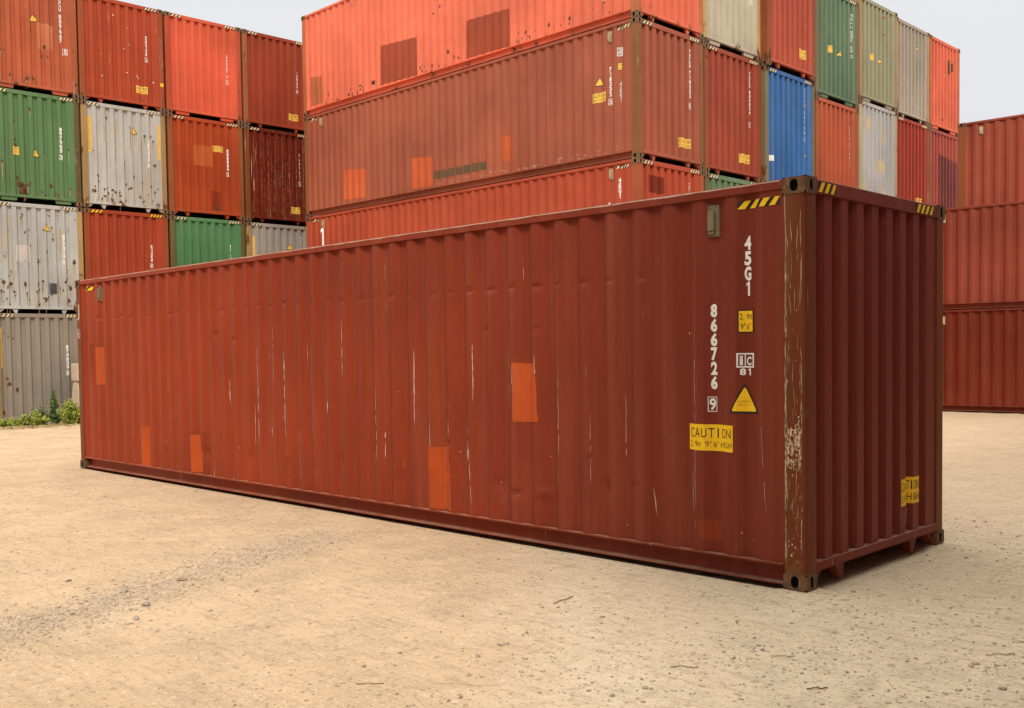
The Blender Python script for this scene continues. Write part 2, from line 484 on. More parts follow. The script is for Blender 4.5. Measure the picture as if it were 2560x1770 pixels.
def rounded(pts, r, n=4):
    out_ = []; m = len(pts)
    for i in range(m):
        p = Vector(pts[i]); a = (Vector(pts[i-1])-p).normalized(); b = (Vector(pts[(i+1) % m])-p).normalized()
        half = math.acos(max(-1, min(1, a.dot(b))))/2
        d = r/math.tan(half); p0, p1 = p+a*d, p+b*d
        for k in range(n+1):
            t_ = k/n; out_.append(tuple((1-t_)**2*p0+2*t_*(1-t_)*p+t_*t_*p1))
    return out_
def triangle(face, parent, u, v0, w_, h, faded=True, dents=False):
    y = YEL_F if faded else YEL
    def tri(s): 
        c = v0+h*.36
        return [(u-w_/2*s, c+(v0-c)*s), (u+w_/2*s, c+(v0-c)*s), (u, c+(v0+h-c)*s)]
    ps = [(rounded(tri(1.), h*.06), 0, 0.), (rounded(tri(.80), h*.04), 1, .001)]
    ps += line_text('SUPER', u-w_*.19, u+w_*.19, v0+h*.36, h*.06, 2, .002) + line_text('HEAVY', u-w_*.21, u+w_*.21, v0+h*.25, h*.06, 2, .002)
    return conform('warning_triangle', ps, face, parent, [BLK, y, flat('sticker_print', (.45, .20, .01), .6, .1) if not faded else YEL_F], .003, dents)
def height_plate(face, parent, u0, u1, v0, v1, faded=False, dents=False):
    w_, h = u1-u0, v1-v0; b = .05*w_+.002
    rect = lambda d: [(u0+d, v0+d), (u1-d, v0+d), (u1-d, v1-d), (u0+d, v1-d)]
    ps = [(rounded(rect(0), w_*.07), 0, 0.), (rounded(rect(b), w_*.05), 1, .001)]
    ps += line_text('2.9m', u0+.10*w_, u1-.08*w_, v0+h*.58, h*.26, 0, .002) + line_text("9'6\"", u0+.16*w_, u1-.08*w_, v0+h*.14, h*.26, 0, .002)
    return conform('height_plate', ps, face, parent, [BLK, YEL_F if faded else YEL], .003, dents)
def hazard(face, parent, u0, u1, v0, v1, lean=1, n=4, faded=True, on_rail=False, dents=False):
    """black band with slanted yellow bars"""
    h = v1-v0; p = (u1-u0)/n; ps = [([(u0, v0), (u1, v0), (u1, v1), (u0, v1)], 0, 0.)]
    for i in range(n):
        a = u0+i*p
        q = [(a, v0), (a+p*.56, v0), (a+p*.56+p*.55, v1), (a+p*.55, v1)] if lean > 0 else [(a+p*.42, v0), (a+p*.92, v0), (a+p*.5, v1), (a, v1)]
        q = [(min(max(x, u0), u1), y) for x, y in q]
        ps.append((q, 1, .001))
    mats = [BLK, CREAM if faded else YEL]
    if not on_rail: return conform('hazard_stripes', ps, face, parent, mats, .003, dents)
    V, F, MI = [], [], []
    for q, mi, ex in ps:
        b = len(V)
        for u, v in q: V.append((-.005+.002+ex, u, v) if face == 'end' else (u, .004-.002-ex, v))
        F.append(tuple(range(b, len(V)))); MI.append(mi)
    return link('hazard_stripes', mesh('hazard_stripes', V, F, MI), WALLS.get((parent.name, 'rail'), parent), mats)
_pr = random.Random(31)
def patch(name, face, parent, pts, mat, off=.002, dents=False):
    q = []
    for a, b in zip(pts, pts[1:]+pts[:1]):               # hand-brushed edges: never quite straight
        d = math.dist(a, b); n = max(1, int(d/.05)); nx_, ny_ = (b[1]-a[1])/max(d, 1e-6), -(b[0]-a[0])/max(d, 1e-6)
        for i in range(n):
            t_ = i/n; j = _pr.uniform(-1, 1)*.007 if i else 0; q.append((a[0]+(b[0]-a[0])*t_+nx_*j, a[1]+(b[1]-a[1])*t_+ny_*j))
    pts = q
    return conform(name, [(pts, 0, 0.)], face, parent, [mat], off, dents)
def rust_spots(face, parent, spots, seed=1):
    """(u, v, radius, drip length): irregular rust blots and the ochre run-off below them"""
    rr = random.Random(seed); ps = []
    for u, v, r, dl in spots:
        for j in range(rr.choice((1, 1, 2, 3))):
            q = r*(rr.uniform(.55, .95) if j == 0 else rr.uniform(.2, .5)); a, b = (u, v) if j == 0 else (u+rr.uniform(-1, 1)*r*1.1, v+rr.uniform(-1.6, 1.6)*r)
            n = 15; el_ = rr.uniform(.8, 1.9); ps.append(([(a+q*rr.uniform(.45, 1.05)*math.cos(6.283*i/n), b+q*rr.uniform(.5, 1.1)*el_*math.sin(6.283*i/n)) for i in range(n)], 0, .001))
        if dl and rr.random() < .75:
            w0 = r*rr.uniform(.18, .5); d2 = dl*rr.uniform(.5, 1.2); n = 7; le, ri = [], []
            for i in range(n+1):
                t_ = i/n; ww = w0*(1-.75*t_)*rr.uniform(.6, 1.2); le.append((u-ww+rr.uniform(-.1, .1)*w0, v-d2*t_)); ri.append((u+ww, v-d2*t_))
            for i in range(n): ps.append(([le[i+1], ri[i+1], ri[i], le[i]], 1, 0.))
    return tag(conform('rust_stain', ps, face, parent, [RS1, RS2], .002), kind='stuff')
def scratch_poly(u, v0, v1, wd, rng, drift=0.):
    n = max(3, int((v1-v0)/.05)); L_, R2 = [], []
    for i in range(n+1):
        t_ = i/n; c_ = u+drift*(1-t_)+rng.uniform(-.003, .003); ww = wd*(.25+.75*rng.random())*(1-abs(2*t_-1)**4+.1)
        v = v0+(v1-v0)*t_
        L_.append((c_-ww/2, v)); R2.append((c_+ww/2, v))
    qs = []
    for i in range(n):
        if rng.random() < .82: qs.append(([L_[i], R2[i], R2[i+1], L_[i+1]], 0, 0.))
    return qs

RS1 = rusty('rust_blotch', (.060, .022, .009), (.16, .065, .024), 12.); RS2 = rusty('rust_run', (.27, .165, .075), (.40, .30, .17), 8.)
# ---------------------------------------------------------------- one container
def container(label, loc, color, post=None, yaw=0., sy=1., sz=1., lug='lug', rust=.2, fade=.3, chips=0., group='shipping containers',
              side_me=None, simple=False, stripes='cream', bumps=.5, rough=.55, castmat=None, postrust=None, end_shade=None):
    root = bpy.data.objects.new('shipping_container', None); COL.objects.link(root)
    root.location = loc; root.rotation_euler = (0, 0, yaw); root.scale = (1, sy, sz)
    tag(root, label, 'shipping container', group)
    pm = paint('container_paint', color, fade, rust, chips, bumps=bumps, rough=rough, end_shade=end_shade)
    if simple: qm = pm
    else:
        pc = post or tuple(a*.55+b*.45 for a, b in zip(color, (.20, .085, .04)))
        qm = paint('post_paint', pc, .5, .75 if postrust is None else postrust, max(chips, .35), bumps=.3)
    cmats = [castmat or CAST, CAVITY]
    L = lambda n, k, m: link(n, ME[k], root, m)
    WALLS[root.name, 'side'] = link('side_wall', side_me or ME['side'], root, [pm]); WALLS[root.name, 'end'] = L('end_wall', 'end', [pm])
    L('side_wall', 'side2', [pm]); L('end_wall', 'end2', [pm])
    L('roof', 'roof', [pm]); L('underframe', 'floor', [UNDER])
    for f in (0, 1):
        L('top_side_rail', ('tsr', f), [pm]); L('bottom_side_rail', ('bsr', f), [pm])
        r1 = L('top_end_rail', ('ter', f), [pm]); r2 = L('bottom_end_rail', ('ber', f), [pm])
        if not f:
            WALLS[root.name, 'rail'] = r1
            for nm, m_ in ME[lug]: link(nm, m_, r2, [pm])
    for sx in (1, -1):
        for sy_ in (-1, 1):
            po = L('corner_post', ('post', sx, sy_), [qm]); WALLS[root.name, 'post', sx, sy_] = po
            for k in (0, 1): link('corner_casting', ME['cast', sx, sy_, k], po, cmats)
    if stripes and not simple:
        fd = stripes == 'cream'
        v0, v1 = HGT-.098, HGT-.030
        hazard('end', root, .19, .52, v0, v1, 1, 3, fd, True); hazard('end', root, 1.88, 2.25, v0, v1, 1, 4, fd, True)
    return root, pm
def vent(root, u, mat, z=2.70):
    o = link('vent', ME['vent'], WALLS[root.name, 'side'], [mat]); o.location = (u, INS+D_S-.012, z); return o

C = lin
# ================================================================ the lone container in front
rng = random.Random(5)
for k in range(-20, 20):                                  # battered along two lines of cargo-height dents, and here and there
    x0 = -6.003+k*P_S+.105
    if -11.9 < x0 < -1.2:
        if rng.random() < .85: DENTS.append((x0+rng.uniform(-.05, .05), 2.30+rng.uniform(-.015, .015), rng.uniform(.03, .07), rng.uniform(.012, .03), rng.uniform(.008, .022)))
        if rng.random() < .8: DENTS.append((x0+rng.uniform(-.09, .09), .50+rng.uniform(-.10, .12), rng.uniform(.04, .09), rng.uniform(.03, .08), rng.uniform(-.022, .028)))
        if rng.random() < .45: DENTS.append((x0+rng.uniform(-.09, .09), rng.choice((1.95, 1.1, .85))+rng.uniform(-.05, .05), rng.uniform(.03, .06), rng.uniform(.02, .05), rng.uniform(-.014, .020)))
MAIN = (.275, .046, .0185)
main_side = wall_mesh('side_wall_dented', SB, P_side, Z0S, Z1S, 96, 3, True)
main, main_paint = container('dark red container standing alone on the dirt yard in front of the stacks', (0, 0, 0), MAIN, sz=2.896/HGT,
    post=(.165, .048, .021), rust=.02, fade=.30, chips=.10, side_me=main_side, stripes=None, bumps=.35, rough=.5, castmat=CAST_D, postrust=.55, end_shade=(.178, .0305, .016))
for k in (0, 1):
    pass
number('side', main, '866726', None, -.766, 2.061, .1085, .05, WHT, True)
conform('check_digit', boxed('9', -.778, 1.362, .046, .092, .005, pad=.006), 'side', main, [WHT], .004, True)
ps, _ = stack_text('45G1', -.478, 2.545, .052, .104, .007)
conform('size_code', ps, 'side', main, [WHT], .003, True)
height_plate('side', main, -.549, -.436, 1.839, 2.006, False, True)
q = [([(-.559, 1.582), (-.434, 1.582), (-.434, 1.689), (-.559, 1.689)], 0, 0.), ([(-.547, 1.593), (-.505, 1.593), (-.505, 1.679), (-.547, 1.679)], 1, .001),
     ([(-.498, 1.593), (-.445, 1.593), (-.445, 1.679), (-.498, 1.679)], 1, .001)]
q += char_poly('i', -.537, 1.600, .022, .070, 0, .002, .03)+char_poly('C', -.490, 1.600, .038, .062, 0, .002, .03)
q += char_poly('8', -.537, 1.526, .04, .05, 0, 0., .04)+char_poly('1', -.487, 1.526, .036, .05, 0, 0., .04)
conform('registration_mark', q, 'side', main, [WHT, flat('mark_ground', (.13, .03, .015))], .003, True)
triangle('side', main, -.505, 1.243, .238, .228, False, True)
caution('side', main, -.989, -.591, .951, 1.151, False, True)
hazard('side', main, -.547, -.203, 2.742, 2.800, 1, 4, False, dents=True)
hazard('side', main, -11.92, -11.60, 2.742, 2.800, 1, 2, False)
hazard('end', main, .19, .455, HGT-.098, HGT-.026, 1, 3, False, True); hazard('end', main, 1.85, 2.20, HGT-.098, HGT-.026, 1, 4, False, True)
ps = [([(1.59, .415), (1.96, .415), (1.96, .635), (1.59, .635)], 0, 0.)]
for u_, ch, w_ in ((1.603, 'C', .034), (1.645, 'A', .036), (1.735, 'U', .030), (1.8065, 'T', .0075), (1.8175, 'I', .0035), (1.829, 'O', .042), (1.880, 'N', .042)): ps += char_poly(ch, u_, .533, w_, .074, 1, .0015, .0)
for u_, ch, w_ in ((1.600, '2', .026), (1.632, '.', .026), (1.642, '9', .026), (1.74, '9', .025), (1.77, '6', .025), (1.8075, 'H', .012), (1.828, 'I', .010), (1.842, 'G', .036), (1.886, 'H', .038)): ps += char_poly(ch, u_, .442, w_, .060, 1, .0015, .0)
conform('caution_sign', ps, 'end', main, [YEL, BLK], .003)
vent(main, -.763, VENT, 2.68); vent(main, -.763-38*P_S-.01, VENT, 2.68)
ORANGE = paint('repair_orange', (.45, .083, .021), .5, .03, .10, bumps=.5)
for pts in ([(-11.637, 1.881), (-11.30, 1.873), (-11.27, 1.314), (-11.615, 1.304)], [(-10.207, .748), (-9.90, .749), (-9.86, .178), (-10.184, .176)],
            [(-8.731, .691), (-8.443, .697), (-8.403, .211), (-8.706, .188)], [(-4.044, .804), (-3.695, .814), (-3.673, .191), (-4.04, .191)],
            [(-2.848, 1.629), (-2.574, 1.611), (-2.533, 1.101), (-2.84, 1.089)]):
    patch('repair_patch', 'side', main, pts[::-1], ORANGE, .003, True)
DARKP = paint('repair_dark', (.235, .043, .016), .3, .05, 0., bumps=.4)
for pts in ([(-11.75, 1.30), (-11.12, 1.30), (-11.12, 1.93), (-11.75, 1.93)], [(-2.894, 1.105), (-2.495, 1.102), (-2.495, 1.667), (-2.894, 1.67)],
            [(-.891, .264), (-.701, .264), (-.695, .40), (-.72, .43), (-.87, .43), (-.895, .40)], [(-5.20, .55), (-5.12, .55), (-5.12, .70), (-5.20, .70)],
            [(-8.83, .19), (-8.31, .19), (-8.31, .73), (-8.83, .73)]):
    patch('repaint_patch', 'side', main, pts, DARKP, .0018, True)
ps = []
for u, v0, v1, wd, dr in ((-7.045, .60, 1.858, .012, 0), (-7.09, 1.47, 1.76, .020, 0), (-7.085, .485, 1.34, .010, 0), (-7.61, 1.45, 1.895, .008, 0), (-7.345, 1.49, 1.58, .03, 0),
        (-7.34, .7, 1.45, .006, 0), (-6.794, 1.67, 1.723, .03, 0), (-6.483, .80, 1.823, .012, 0), (-9.893, 1.10, 2.29, .007, 0), (-10.715, .644, 1.32, .008, .02), (-5.944, .75, 1.91, .016, 0),
        (-5.68, 1.03, 1.816, .014, .01), (-3.704, .857, 1.088, .016, 0), (-3.455, .73, 1.03, .014, .01), (-3.42, .185, .73, .007, .03), (-3.44, .70, .80, .035, 0), (-4.81, .56, 1.39, .006, .01),
        (-2.575, 1.3, 1.70, .010, .02), (-2.90, 1.2, 1.75, .006, 0), (-9.35, .9, 1.8, .004, 0), (-8.2, .3, 1.9, .004, 0), (-.925, .30, 1.9, .006, 0), (-.64, .9, 1.16, .005, 0),
        (-.37, .5, 1.30, .004, .05), (-1.60, .7, 1.4, .005, 0), (-2.30, .8, 1.6, .005, 0), (-1.95, .6, 1.2, .004, 0), (-.95, .45, .95, .006, 0), (-1.33, .40, .62, .008, .03), (-4.2, .9, 1.5, .004, 0),
        (-6.2, .3, .9, .004, 0), (-5.4, .3, 1.2, .004, 0)):
    ps += scratch_poly(u, v0, v1, wd, rng, dr)
for _ in range(14):
    k_ = rng.randint(-6, 14); u = -6.003+k_*P_S+rng.choice((-.278+.139, -.07+.0, .069, .141-.07))+rng.gauss(0, .008); v = rng.uniform(.35, 1.5)
    if -10.5 < u < -.4: ps += scratch_poly(u, v, min(2.1, v+rng.uniform(.15, .9)), rng.uniform(.004, .013), rng, rng.uniform(-.01, .01))
for u, v, a, b in ((-7.35, 1.56, .025, .07), (-6.80, 1.70, .03, .04), (-5.66, 1.15, .018, .10), (-3.44, .76, .03, .07), (-7.10, 1.62, .018, .09), (-6.48, 1.62, .016, .12), (-5.95, 1.45, .014, .10)):
    n = 11; ps.append(([(u+a*rng.uniform(.4, 1.1)*math.cos(6.283*i/n), v+b*rng.uniform(.5, 1.1)*math.sin(6.283*i/n)) for i in range(n)], 0, 0.))
for _ in range(55):                                      # small paint chips
    u, v = rng.uniform(-11.8, -.3), abs(rng.gauss(0, .5))+.2
    if v > 2.6: continue
    r = rng.uniform(.002, .006); ps.append(([(u-r, v), (u, v-r*1.6), (u+r*.8, v), (u, v+r*1.8)], 0, 0.))
tag(conform('paint_scratches', ps, 'side', main, [SCRATCH], .0025, True), kind='stuff')
V, F = [], []                                             # peeled pale edge along the top rail
n = 420
for i in range(n+1):
    x = -12.0+i*11.8/n; d = .006+.012*abs(noise.noise(Vector((x*3.1, 2.2, 0))))+.006*abs(noise.noise(Vector((x*17, 5, 0))))
    V += [(x, .0025, HGT-.012), (x, .0025, HGT-.012-d)]
F = [(2*i, 2*i+1, 2*i+3, 2*i+2) for i in range(n)]
tag(link('peeled_edge', mesh('peeled_edge', V, F), main, [flat('peeled_primer', (.58, .38, .28), .8, .5, (.25, .10, .05))]), kind='stuff')
def post_marks(parent, items, x, mat, name='chalk_mark'):
    V, F = [], []
    for ch, v, w_, h in items:
        vv, ff, asp = glyph(ch, -.012); b = len(V)
        V += [(x+a*w_, .0045, v+c_*h) for a, c_ in vv]; F += [tuple(b+i for i in f) for f in ff]
    return link(name, mesh(name, V, F), WALLS[parent.name, 'post', -1, -1], [mat])
V, F = [], []
rq = random.Random(21)
def psc(u, v0, v1, wd):
    for q_, _, _ in scratch_poly(u, v0, v1, wd, rq, rq.uniform(-.012, .012)):
        b = len(V); V.extend((min(max(x, -.166), -.032), .0045, z) for x, z in q_); F.append(tuple(range(b, b+4)))
for _ in range(46): v = rq.uniform(.15, 2.5); psc(-.162+abs(rq.gauss(0, .006)), v, v+rq.uniform(.1, .5), rq.uniform(.002, .007))
for _ in range(18): v = rq.uniform(.15, 2.6); psc(-.036-abs(rq.gauss(0, .003)), v, v+rq.uniform(.1, .4), rq.uniform(.002, .004))
for _ in range(48): v = rq.uniform(.15, 2.6); psc(rq.uniform(-.15, -.04), v, v+rq.uniform(.02, .20), rq.uniform(.0015, .0045))
for _ in range(40): v = rq.gauss(1.05, .05); u = rq.choice((-.145, -.06, -.10))+rq.gauss(0, .012); psc(u, v, v+rq.uniform(.04, .09), rq.uniform(.006, .02))
for _ in range(16): v = rq.gauss(.88, .02); psc(rq.uniform(-.15, -.05), v, v+rq.uniform(.03, .06), rq.uniform(.004, .014))
for _ in range(70):
    v = rq.choice((rq.gauss(1.05, .06), rq.gauss(1.05, .06), rq.gauss(.88, .03), rq.gauss(.30, .05), rq.uniform(.2, 2.6))); u = rq.uniform(-.160, -.04); a, b_ = rq.uniform(.004, .018), rq.uniform(.005, .026)
    if abs(v-1.05) > .15: a, b_ = a*.5, b_*.6
    n = 9; b = len(V); V.extend((min(max(u+a*rq.uniform(.3, 1.1)*math.cos(6.283*i/n), -.166), -.032), .0048, v+b_*rq.uniform(.3, 1.1)*math.sin(6.283*i/n)) for i in range(n)); F.append(tuple(range(b, b+n)))
tag(link('post_scratches', mesh('post_scratches', V, F), WALLS[main.name, 'post', 1, -1], [flat('bare_post_scratch', (.66, .50, .33), .8, .5, (.36, .18, .06))]), kind='stuff')
post_marks(main, [('J', 2.30, .085, .24)], -12.15, CHALK)
for ch, x_, w_ in (('1', -12.15, .02), ('6', -12.115, .06)): post_marks(main, [(ch, 2.02, w_, .15)], x_, CHALK)

# ================================================================ left stacks: four columns of container ends, four tiers
LO, LY = Vector((-24.074, 7.763, 0)), -.034
LZ = (8.742, 5.823, 2.885, -.02)
def lpos(u, z): return (LO.x-math.sin(LY)*u, LO.y+math.cos(LY)*u, z)
LCOL = {'A': (-4.90, .976), 'B': (-2.488, 1.), 'C': (0., 1.), 'D': (2.488, 1.)}
GL = 'containers in the left stacks'
def left(c, t, label, color, **k):
    u, sy = LCOL[c]; r, pm = container(label, lpos(u, LZ[t-1]), color, yaw=LY, sy=sy, sz=.998, group=GL, **k)
    return r, pm, (lambda uu: (uu-u)/sy), (lambda z: z-LZ[t-1])
A1, pm, U, Z = left('A', 1, 'faded salmon red container with a pale repair patch, top of the leftmost column', (.42, .115, .062), rust=.42, fade=.5, lug='plate')
conform('container_number', stack_text('CCU 809667', U(-2.95), Z(11.40), .075, .118, .012)[0]+boxed('5', U(-2.85), Z(10.03), .07, .12, .012), 'end', A1, [WHT], .003)
triangle('end', A1, U(-3.66), Z(10.60), .24, .22)
patch('repaint_patch', 'end', A1, [(U(-3.57), Z(9.90)), (U(-3.15), Z(9.92)), (U(-3.15), Z(10.59)), (U(-3.57), Z(10.61))], paint('repair_salmon', (.52, .19, .11), .4, .15))
B1, pm, U, Z = left('B', 1, 'rust red container with caution sticker, top tier between salmon and bright red ones', (.40, .075, .036), rust=.12, chips=.3)
number('end', B1, '432126', '2', U(-.49), Z(10.84), .098, .075)
caution('end', B1, U(-.90), U(-.535), Z(9.18), Z(9.385))
ps = []
for u, v in ((.62, 1.35), (1.38, 2.2), (1.42, 1.75), (1.28, 1.62), (1.44, 1.55), (1.33, .95), (1.62, .90), (1.66, .85), (1.65, .60), (.62, .75), (1.0, 2.5), (2.1, .8)):
    r = rng.uniform(.012, .028); ps.append(([(u-r, v-r*.4), (u+r*.9, v-r*.8), (u+r, v+r*.5), (u-r*.6, v+r*.7)], 0, 0.))
tag(conform('paint_flecks', ps, 'end', B1, [WHT_F], .002), kind='stuff')
def end_mark(root, name, polys, mat):
    V, F = [], []
    for vv, ff in polys:
        b = len(V); V += [(-.0035, y, z) for y, z in vv]; F += [tuple(b+i for i in f) for f in ff]
    return link(name, mesh(name, V, F), WALLS[root.name, 'post', 1, 1], [mat])
end_mark(B1, 'yellow_label', [([(2.305, .72), (2.40, .72), (2.40, .82), (2.305, .82)], [(0, 1, 2, 3)])], YEL)
for i, ch in enumerate('NCSDJC'):
    vv, ff, asp = glyph(ch, -.03); end_mark(B1, 'chalk_mark', [([(2.305+a*.085, 1.95-i*.165+c_*.14) for a, c_ in vv], ff)], flat('ochre_chalk', (.50, .30, .16), .9, .4))
C1, pm, U, Z = left('C', 1, 'brightest red container of the left stacks, top tier, no sticker', (.62, .125, .075), rust=.06, lug='plate', post=(.42, .085, .045))
number('end', C1, '563476', '2', U(2.04), Z(10.78), .118, .075)
D1, pm, U, Z = left('D', 1, 'brownish red container on the top tier touching the long central stack', (.30, .058, .030), rust=.08, post=(.30, .11, .05))
number('end', D1, '178256', '5', U(4.497), Z(10.68), .088, .07)
caution('end', D1, U(4.07), U(4.44), Z(9.12), Z(9.325))
A2, pm, U, Z = left('A', 2, 'green container end with a large brown rust patch near its foot, leftmost column', (.105, .205, .085), rust=.50, fade=.45, lug='plate', post=(.11, .085, .04))
number('end', A2, '897905', '2', U(-2.968), Z(7.90), .113, .075)
triangle('end', A2, U(-3.70), Z(7.045), .22, .23)
conform('caution_sign', [([(U(-4.276), Z(7.05)), (U(-4.12), Z(7.05)), (U(-4.12), Z(7.26)), (U(-4.276), Z(7.26))], 0, 0.)]+line_text('CAUTION', U(-4.27), U(-4.125), Z(7.17), .05, 1)+line_text('HIGH', U(-4.26), U(-4.13), Z(7.10), .05, 1), 'end', A2, [YEL_F, flat('sticker_brown_print', (.35, .14, .03))], .003)
B2, pm, U, Z = left('B', 2, 'beige grey container with a yellow strip down each side and rust spots', (.44, .43, .39), rust=.42, fade=.35, post=(.33, .21, .085))
number('end', B2, '180473', '0', U(-.50), Z(7.90), .105, .07)
triangle('end', B2, U(-1.0), Z(8.0), .20, .21)
for u0, u1, v0, v1 in ((-2.30, -2.20, 7.37, 8.34), (-.305, -.235, 7.37, 8.34)):
    ps = [([(U(u0), Z(v0)), (U(u1), Z(v0)), (U(u1), Z(v1)), (U(u0), Z(v1))], 0, 0.)]
    v = v1-.04
    while v > v0+.1:
        ps.append(([(U(u0)+.02, Z(v-.035)), (U(u1)-.02, Z(v-.035)), (U(u1)-.02, Z(v)), (U(u0)+.02, Z(v))], 1, .001)); v -= .075
    conform('yellow_strip', ps, 'end', B2, [YEL_F, flat('strip_print', (.55, .33, .06))], .003)
C2, pm, U, Z = left('C', 2, 'orange brown container with its caution sticker high up, below the brightest red one', (.38, .070, .025), rust=.10, post=(.24, .085, .035))
number('end', C2, '888855', '2', U(1.98), Z(7.93), .108, .07)
caution('end', C2, U(1.42), U(1.78), Z(7.815), Z(8.0))
op = paint('repair_light_orange', (.46, .125, .04), .3, .1)
patch('repaint_patch', 'end', C2, [(U(.80), Z(7.35)), (U(1.42), Z(7.35)), (U(1.42), Z(7.95)), (U(.80), Z(7.95))], op, .0015)
patch('repaint_patch', 'end', C2, [(U(1.33), Z(6.05)), (U(1.67), Z(6.05)), (U(1.67), Z(6.64)), (U(1.33), Z(6.64))], paint('repair_brown', (.24, .04, .018), .2, .3), .0015)
D2, pm, U, Z = left('D', 2, 'darkest red container, scratched and peeling, above the smaller grey one', (.135, .018, .009), rust=.55, fade=.25, chips=.45, post=(.20, .07, .03))
number('end', D2, '460932', '3', U(4.52), Z(8.13), .14, .07)
caution('end', D2, U(4.09), U(4.455), Z(6.18), Z(6.39))
ps = []
for k in range(8):
    for uu in (.306, .408): ps += scratch_poly(uu+k*P_E, .22, 2.8, .016, rng)
tag(conform('peeling_lines', ps, 'end', D2, [flat('dull_pink_primer', (.34, .105, .06), .7, .3)], .002), kind='stuff')
rust_spots('end', D2, [(rng.uniform(.9, 2.2), rng.uniform(.3, 2.0), rng.uniform(.03, .07), 0) for _ in range(34)], 8)
ps = []
for _ in range(16): v = rng.uniform(.3, 1.9); ps += scratch_poly(rng.uniform(.9, 2.2), v, v+rng.uniform(.2, .5), rng.uniform(.01, .03), rng)
tag(conform('peeling_paint', ps, 'end', D2, [flat('peeled_grey', (.30, .17, .10), .8, .4)], .0025), kind='stuff')
A3, pm, U, Z = left('A', 3, 'blue grey rust streaked container with a square pale patch, leftmost column', (.44, .45, .425), rust=.45, fade=.35, post=(.36, .25, .10))
number('end', A3, '877313', '5', U(-2.98), Z(5.03), .105, .07)
triangle('end', A3, U(-3.475), Z(5.10), .20, .22)
patch('repaint_patch', 'end', A3, [(U(-4.28), Z(4.24)), (U(-3.91), Z(4.24)), (U(-3.91), Z(4.69)), (U(-4.28), Z(4.69))], paint('repair_pale_grey', (.52, .50, .45), .2, .2))
bm = bmesh.new(); box_bm(bm, -.03, .035, -.085, .085, -.14, .14, .01)
for i in range(5): box_bm(bm, .035, .042, -.07, .07, -.11+i*.045, -.088+i*.045)
o = link('vent', from_bm('grey_vent', bm), A3, [flat('dark_grey_vent', (.055, .065, .085), .6, .3)]); o.location = (-.03, U(-3.36), Z(3.57))
rr = random.Random(4)
rust_spots('end', A1, [(.40, .95, .045, .15), (.62, .35, .05, .25), (1.05, .32, .055, .3), (.15, 2.3, .05, .2), (.30, 2.3, .04, .25), (1.55, 1.25, .04, .3), (1.62, 1.0, .045, .35), (1.48, 1.0, .05, .2), (.05, .4, .05, .2), (1.05, .15, .06, 0), (1.2, 1.6, .05, .15)], 2)
rust_spots('end', A2, [(.80, .46, .13, .12), (.86, .30, .15, .1), (.92, .18, .16, 0), (.75, .62, .07, .1), (1.0, .45, .07, .2), (.72, 1.47, .07, .2), (.70, 1.62, .04, .1), (.35, 1.0, .05, .5), (.30, 1.25, .035, .2), (1.47, 1.35, .03, .55), (1.60, .48, .055, .1), (1.35, .30, .04, .2), (2.1, 1.5, .035, .5), (2.12, .45, .04, .3), (1.45, .2, .06, .1), (.70, 2.1, .04, .5), (1.1, 2.45, .04, .3)], 3)
rust_spots('end', B2, [(rr.uniform(.25, 2.2), abs(rr.gauss(0, .45))+.22, rr.uniform(.025, .06), rr.uniform(.1, .35)) for _ in range(30)]+[(rr.uniform(.25, 2.2), rr.uniform(1.2, 2.7), rr.uniform(.015, .035), rr.uniform(.1, .5)) for _ in range(10)]+[(1.38, 2.35, .035, .9), (1.62, .42, .05, .3)], 4)
rust_spots('end', A3, [(rr.uniform(.2, 2.25), abs(rr.gauss(0, .5))+.22, rr.uniform(.025, .065), rr.uniform(.12, .5)) for _ in range(34)]+[(rr.uniform(.2, 2.25), rr.uniform(1.2, 2.7), rr.uniform(.015, .04), rr.uniform(.1, .4)) for _ in range(22)], 5)
RS3 = rusty('pale_run_off', (.40, .335, .22), (.47, .41, .29), 7.)
for root_, n_, sd in ((B2, 13, 51), (A3, 16, 52), (D3, 6, 53)) if 'D3' in globals() else ((B2, 13, 51), (A3, 16, 52)):
    rr = random.Random(sd); ps = []
    for _ in range(n_):
        u = rr.uniform(.25, 2.15); v1 = rr.choice((rr.uniform(1.9, 2.8), rr.uniform(.7, 1.6))); L_ = rr.uniform(.4, 1.3); w0 = rr.uniform(.015, .045); v0 = max(.2, v1-L_); k_ = 8; le, ri = [], []
        for i in range(k_+1):
            t_ = i/k_; ww = w0*(.5+.6*rr.random())*(1-.5*t_); le.append((u-ww, v1+(v0-v1)*t_)); ri.append((u+ww, v1+(v0-v1)*t_))
        for i in range(k_): ps.append(([le[i+1], ri[i+1], ri[i], le[i]], 0, 0.))
    tag(conform('rust_run', ps, 'end', root_, [RS3], .0012), kind='stuff')
B3, pm, U, Z = left('B', 3, 'brick red container under the beige grey one, its foot hidden by the lone container', (.33, .062, .032), rust=.10, chips=.15, stripes='yellow')
number('end', B3, '51208', '0', U(-.497), Z(4.90), .098, .07)
C3, pm, U, Z = left('C', 3, 'clean green container whose upper half shows over the lone container roof', (.085, .215, .095), rust=.12, fade=.4, post=(.12, .10, .035))
number('end', C3, '80121', None, U(2.01), Z(5.06), .10, .06)
D3, pm, U, Z = left('D', 3, 'small visible strip of a grey container with rust streaks, under the darkest red one', (.36, .33, .285), rust=.45, fade=.3, post=(.36, .24, .09))
number('end', D3, '64210', None, U(4.495), Z(5.47), .085, .06)
triangle('end', D3, U(4.02), Z(5.03), .20, .22)
conform('yellow_strip', [([(U(2.70), Z(4.55)), (U(2.775), Z(4.55)), (U(2.775), Z(5.39)), (U(2.70), Z(5.39))], 0, 0.)], 'end', D3, [YEL_F], .003)
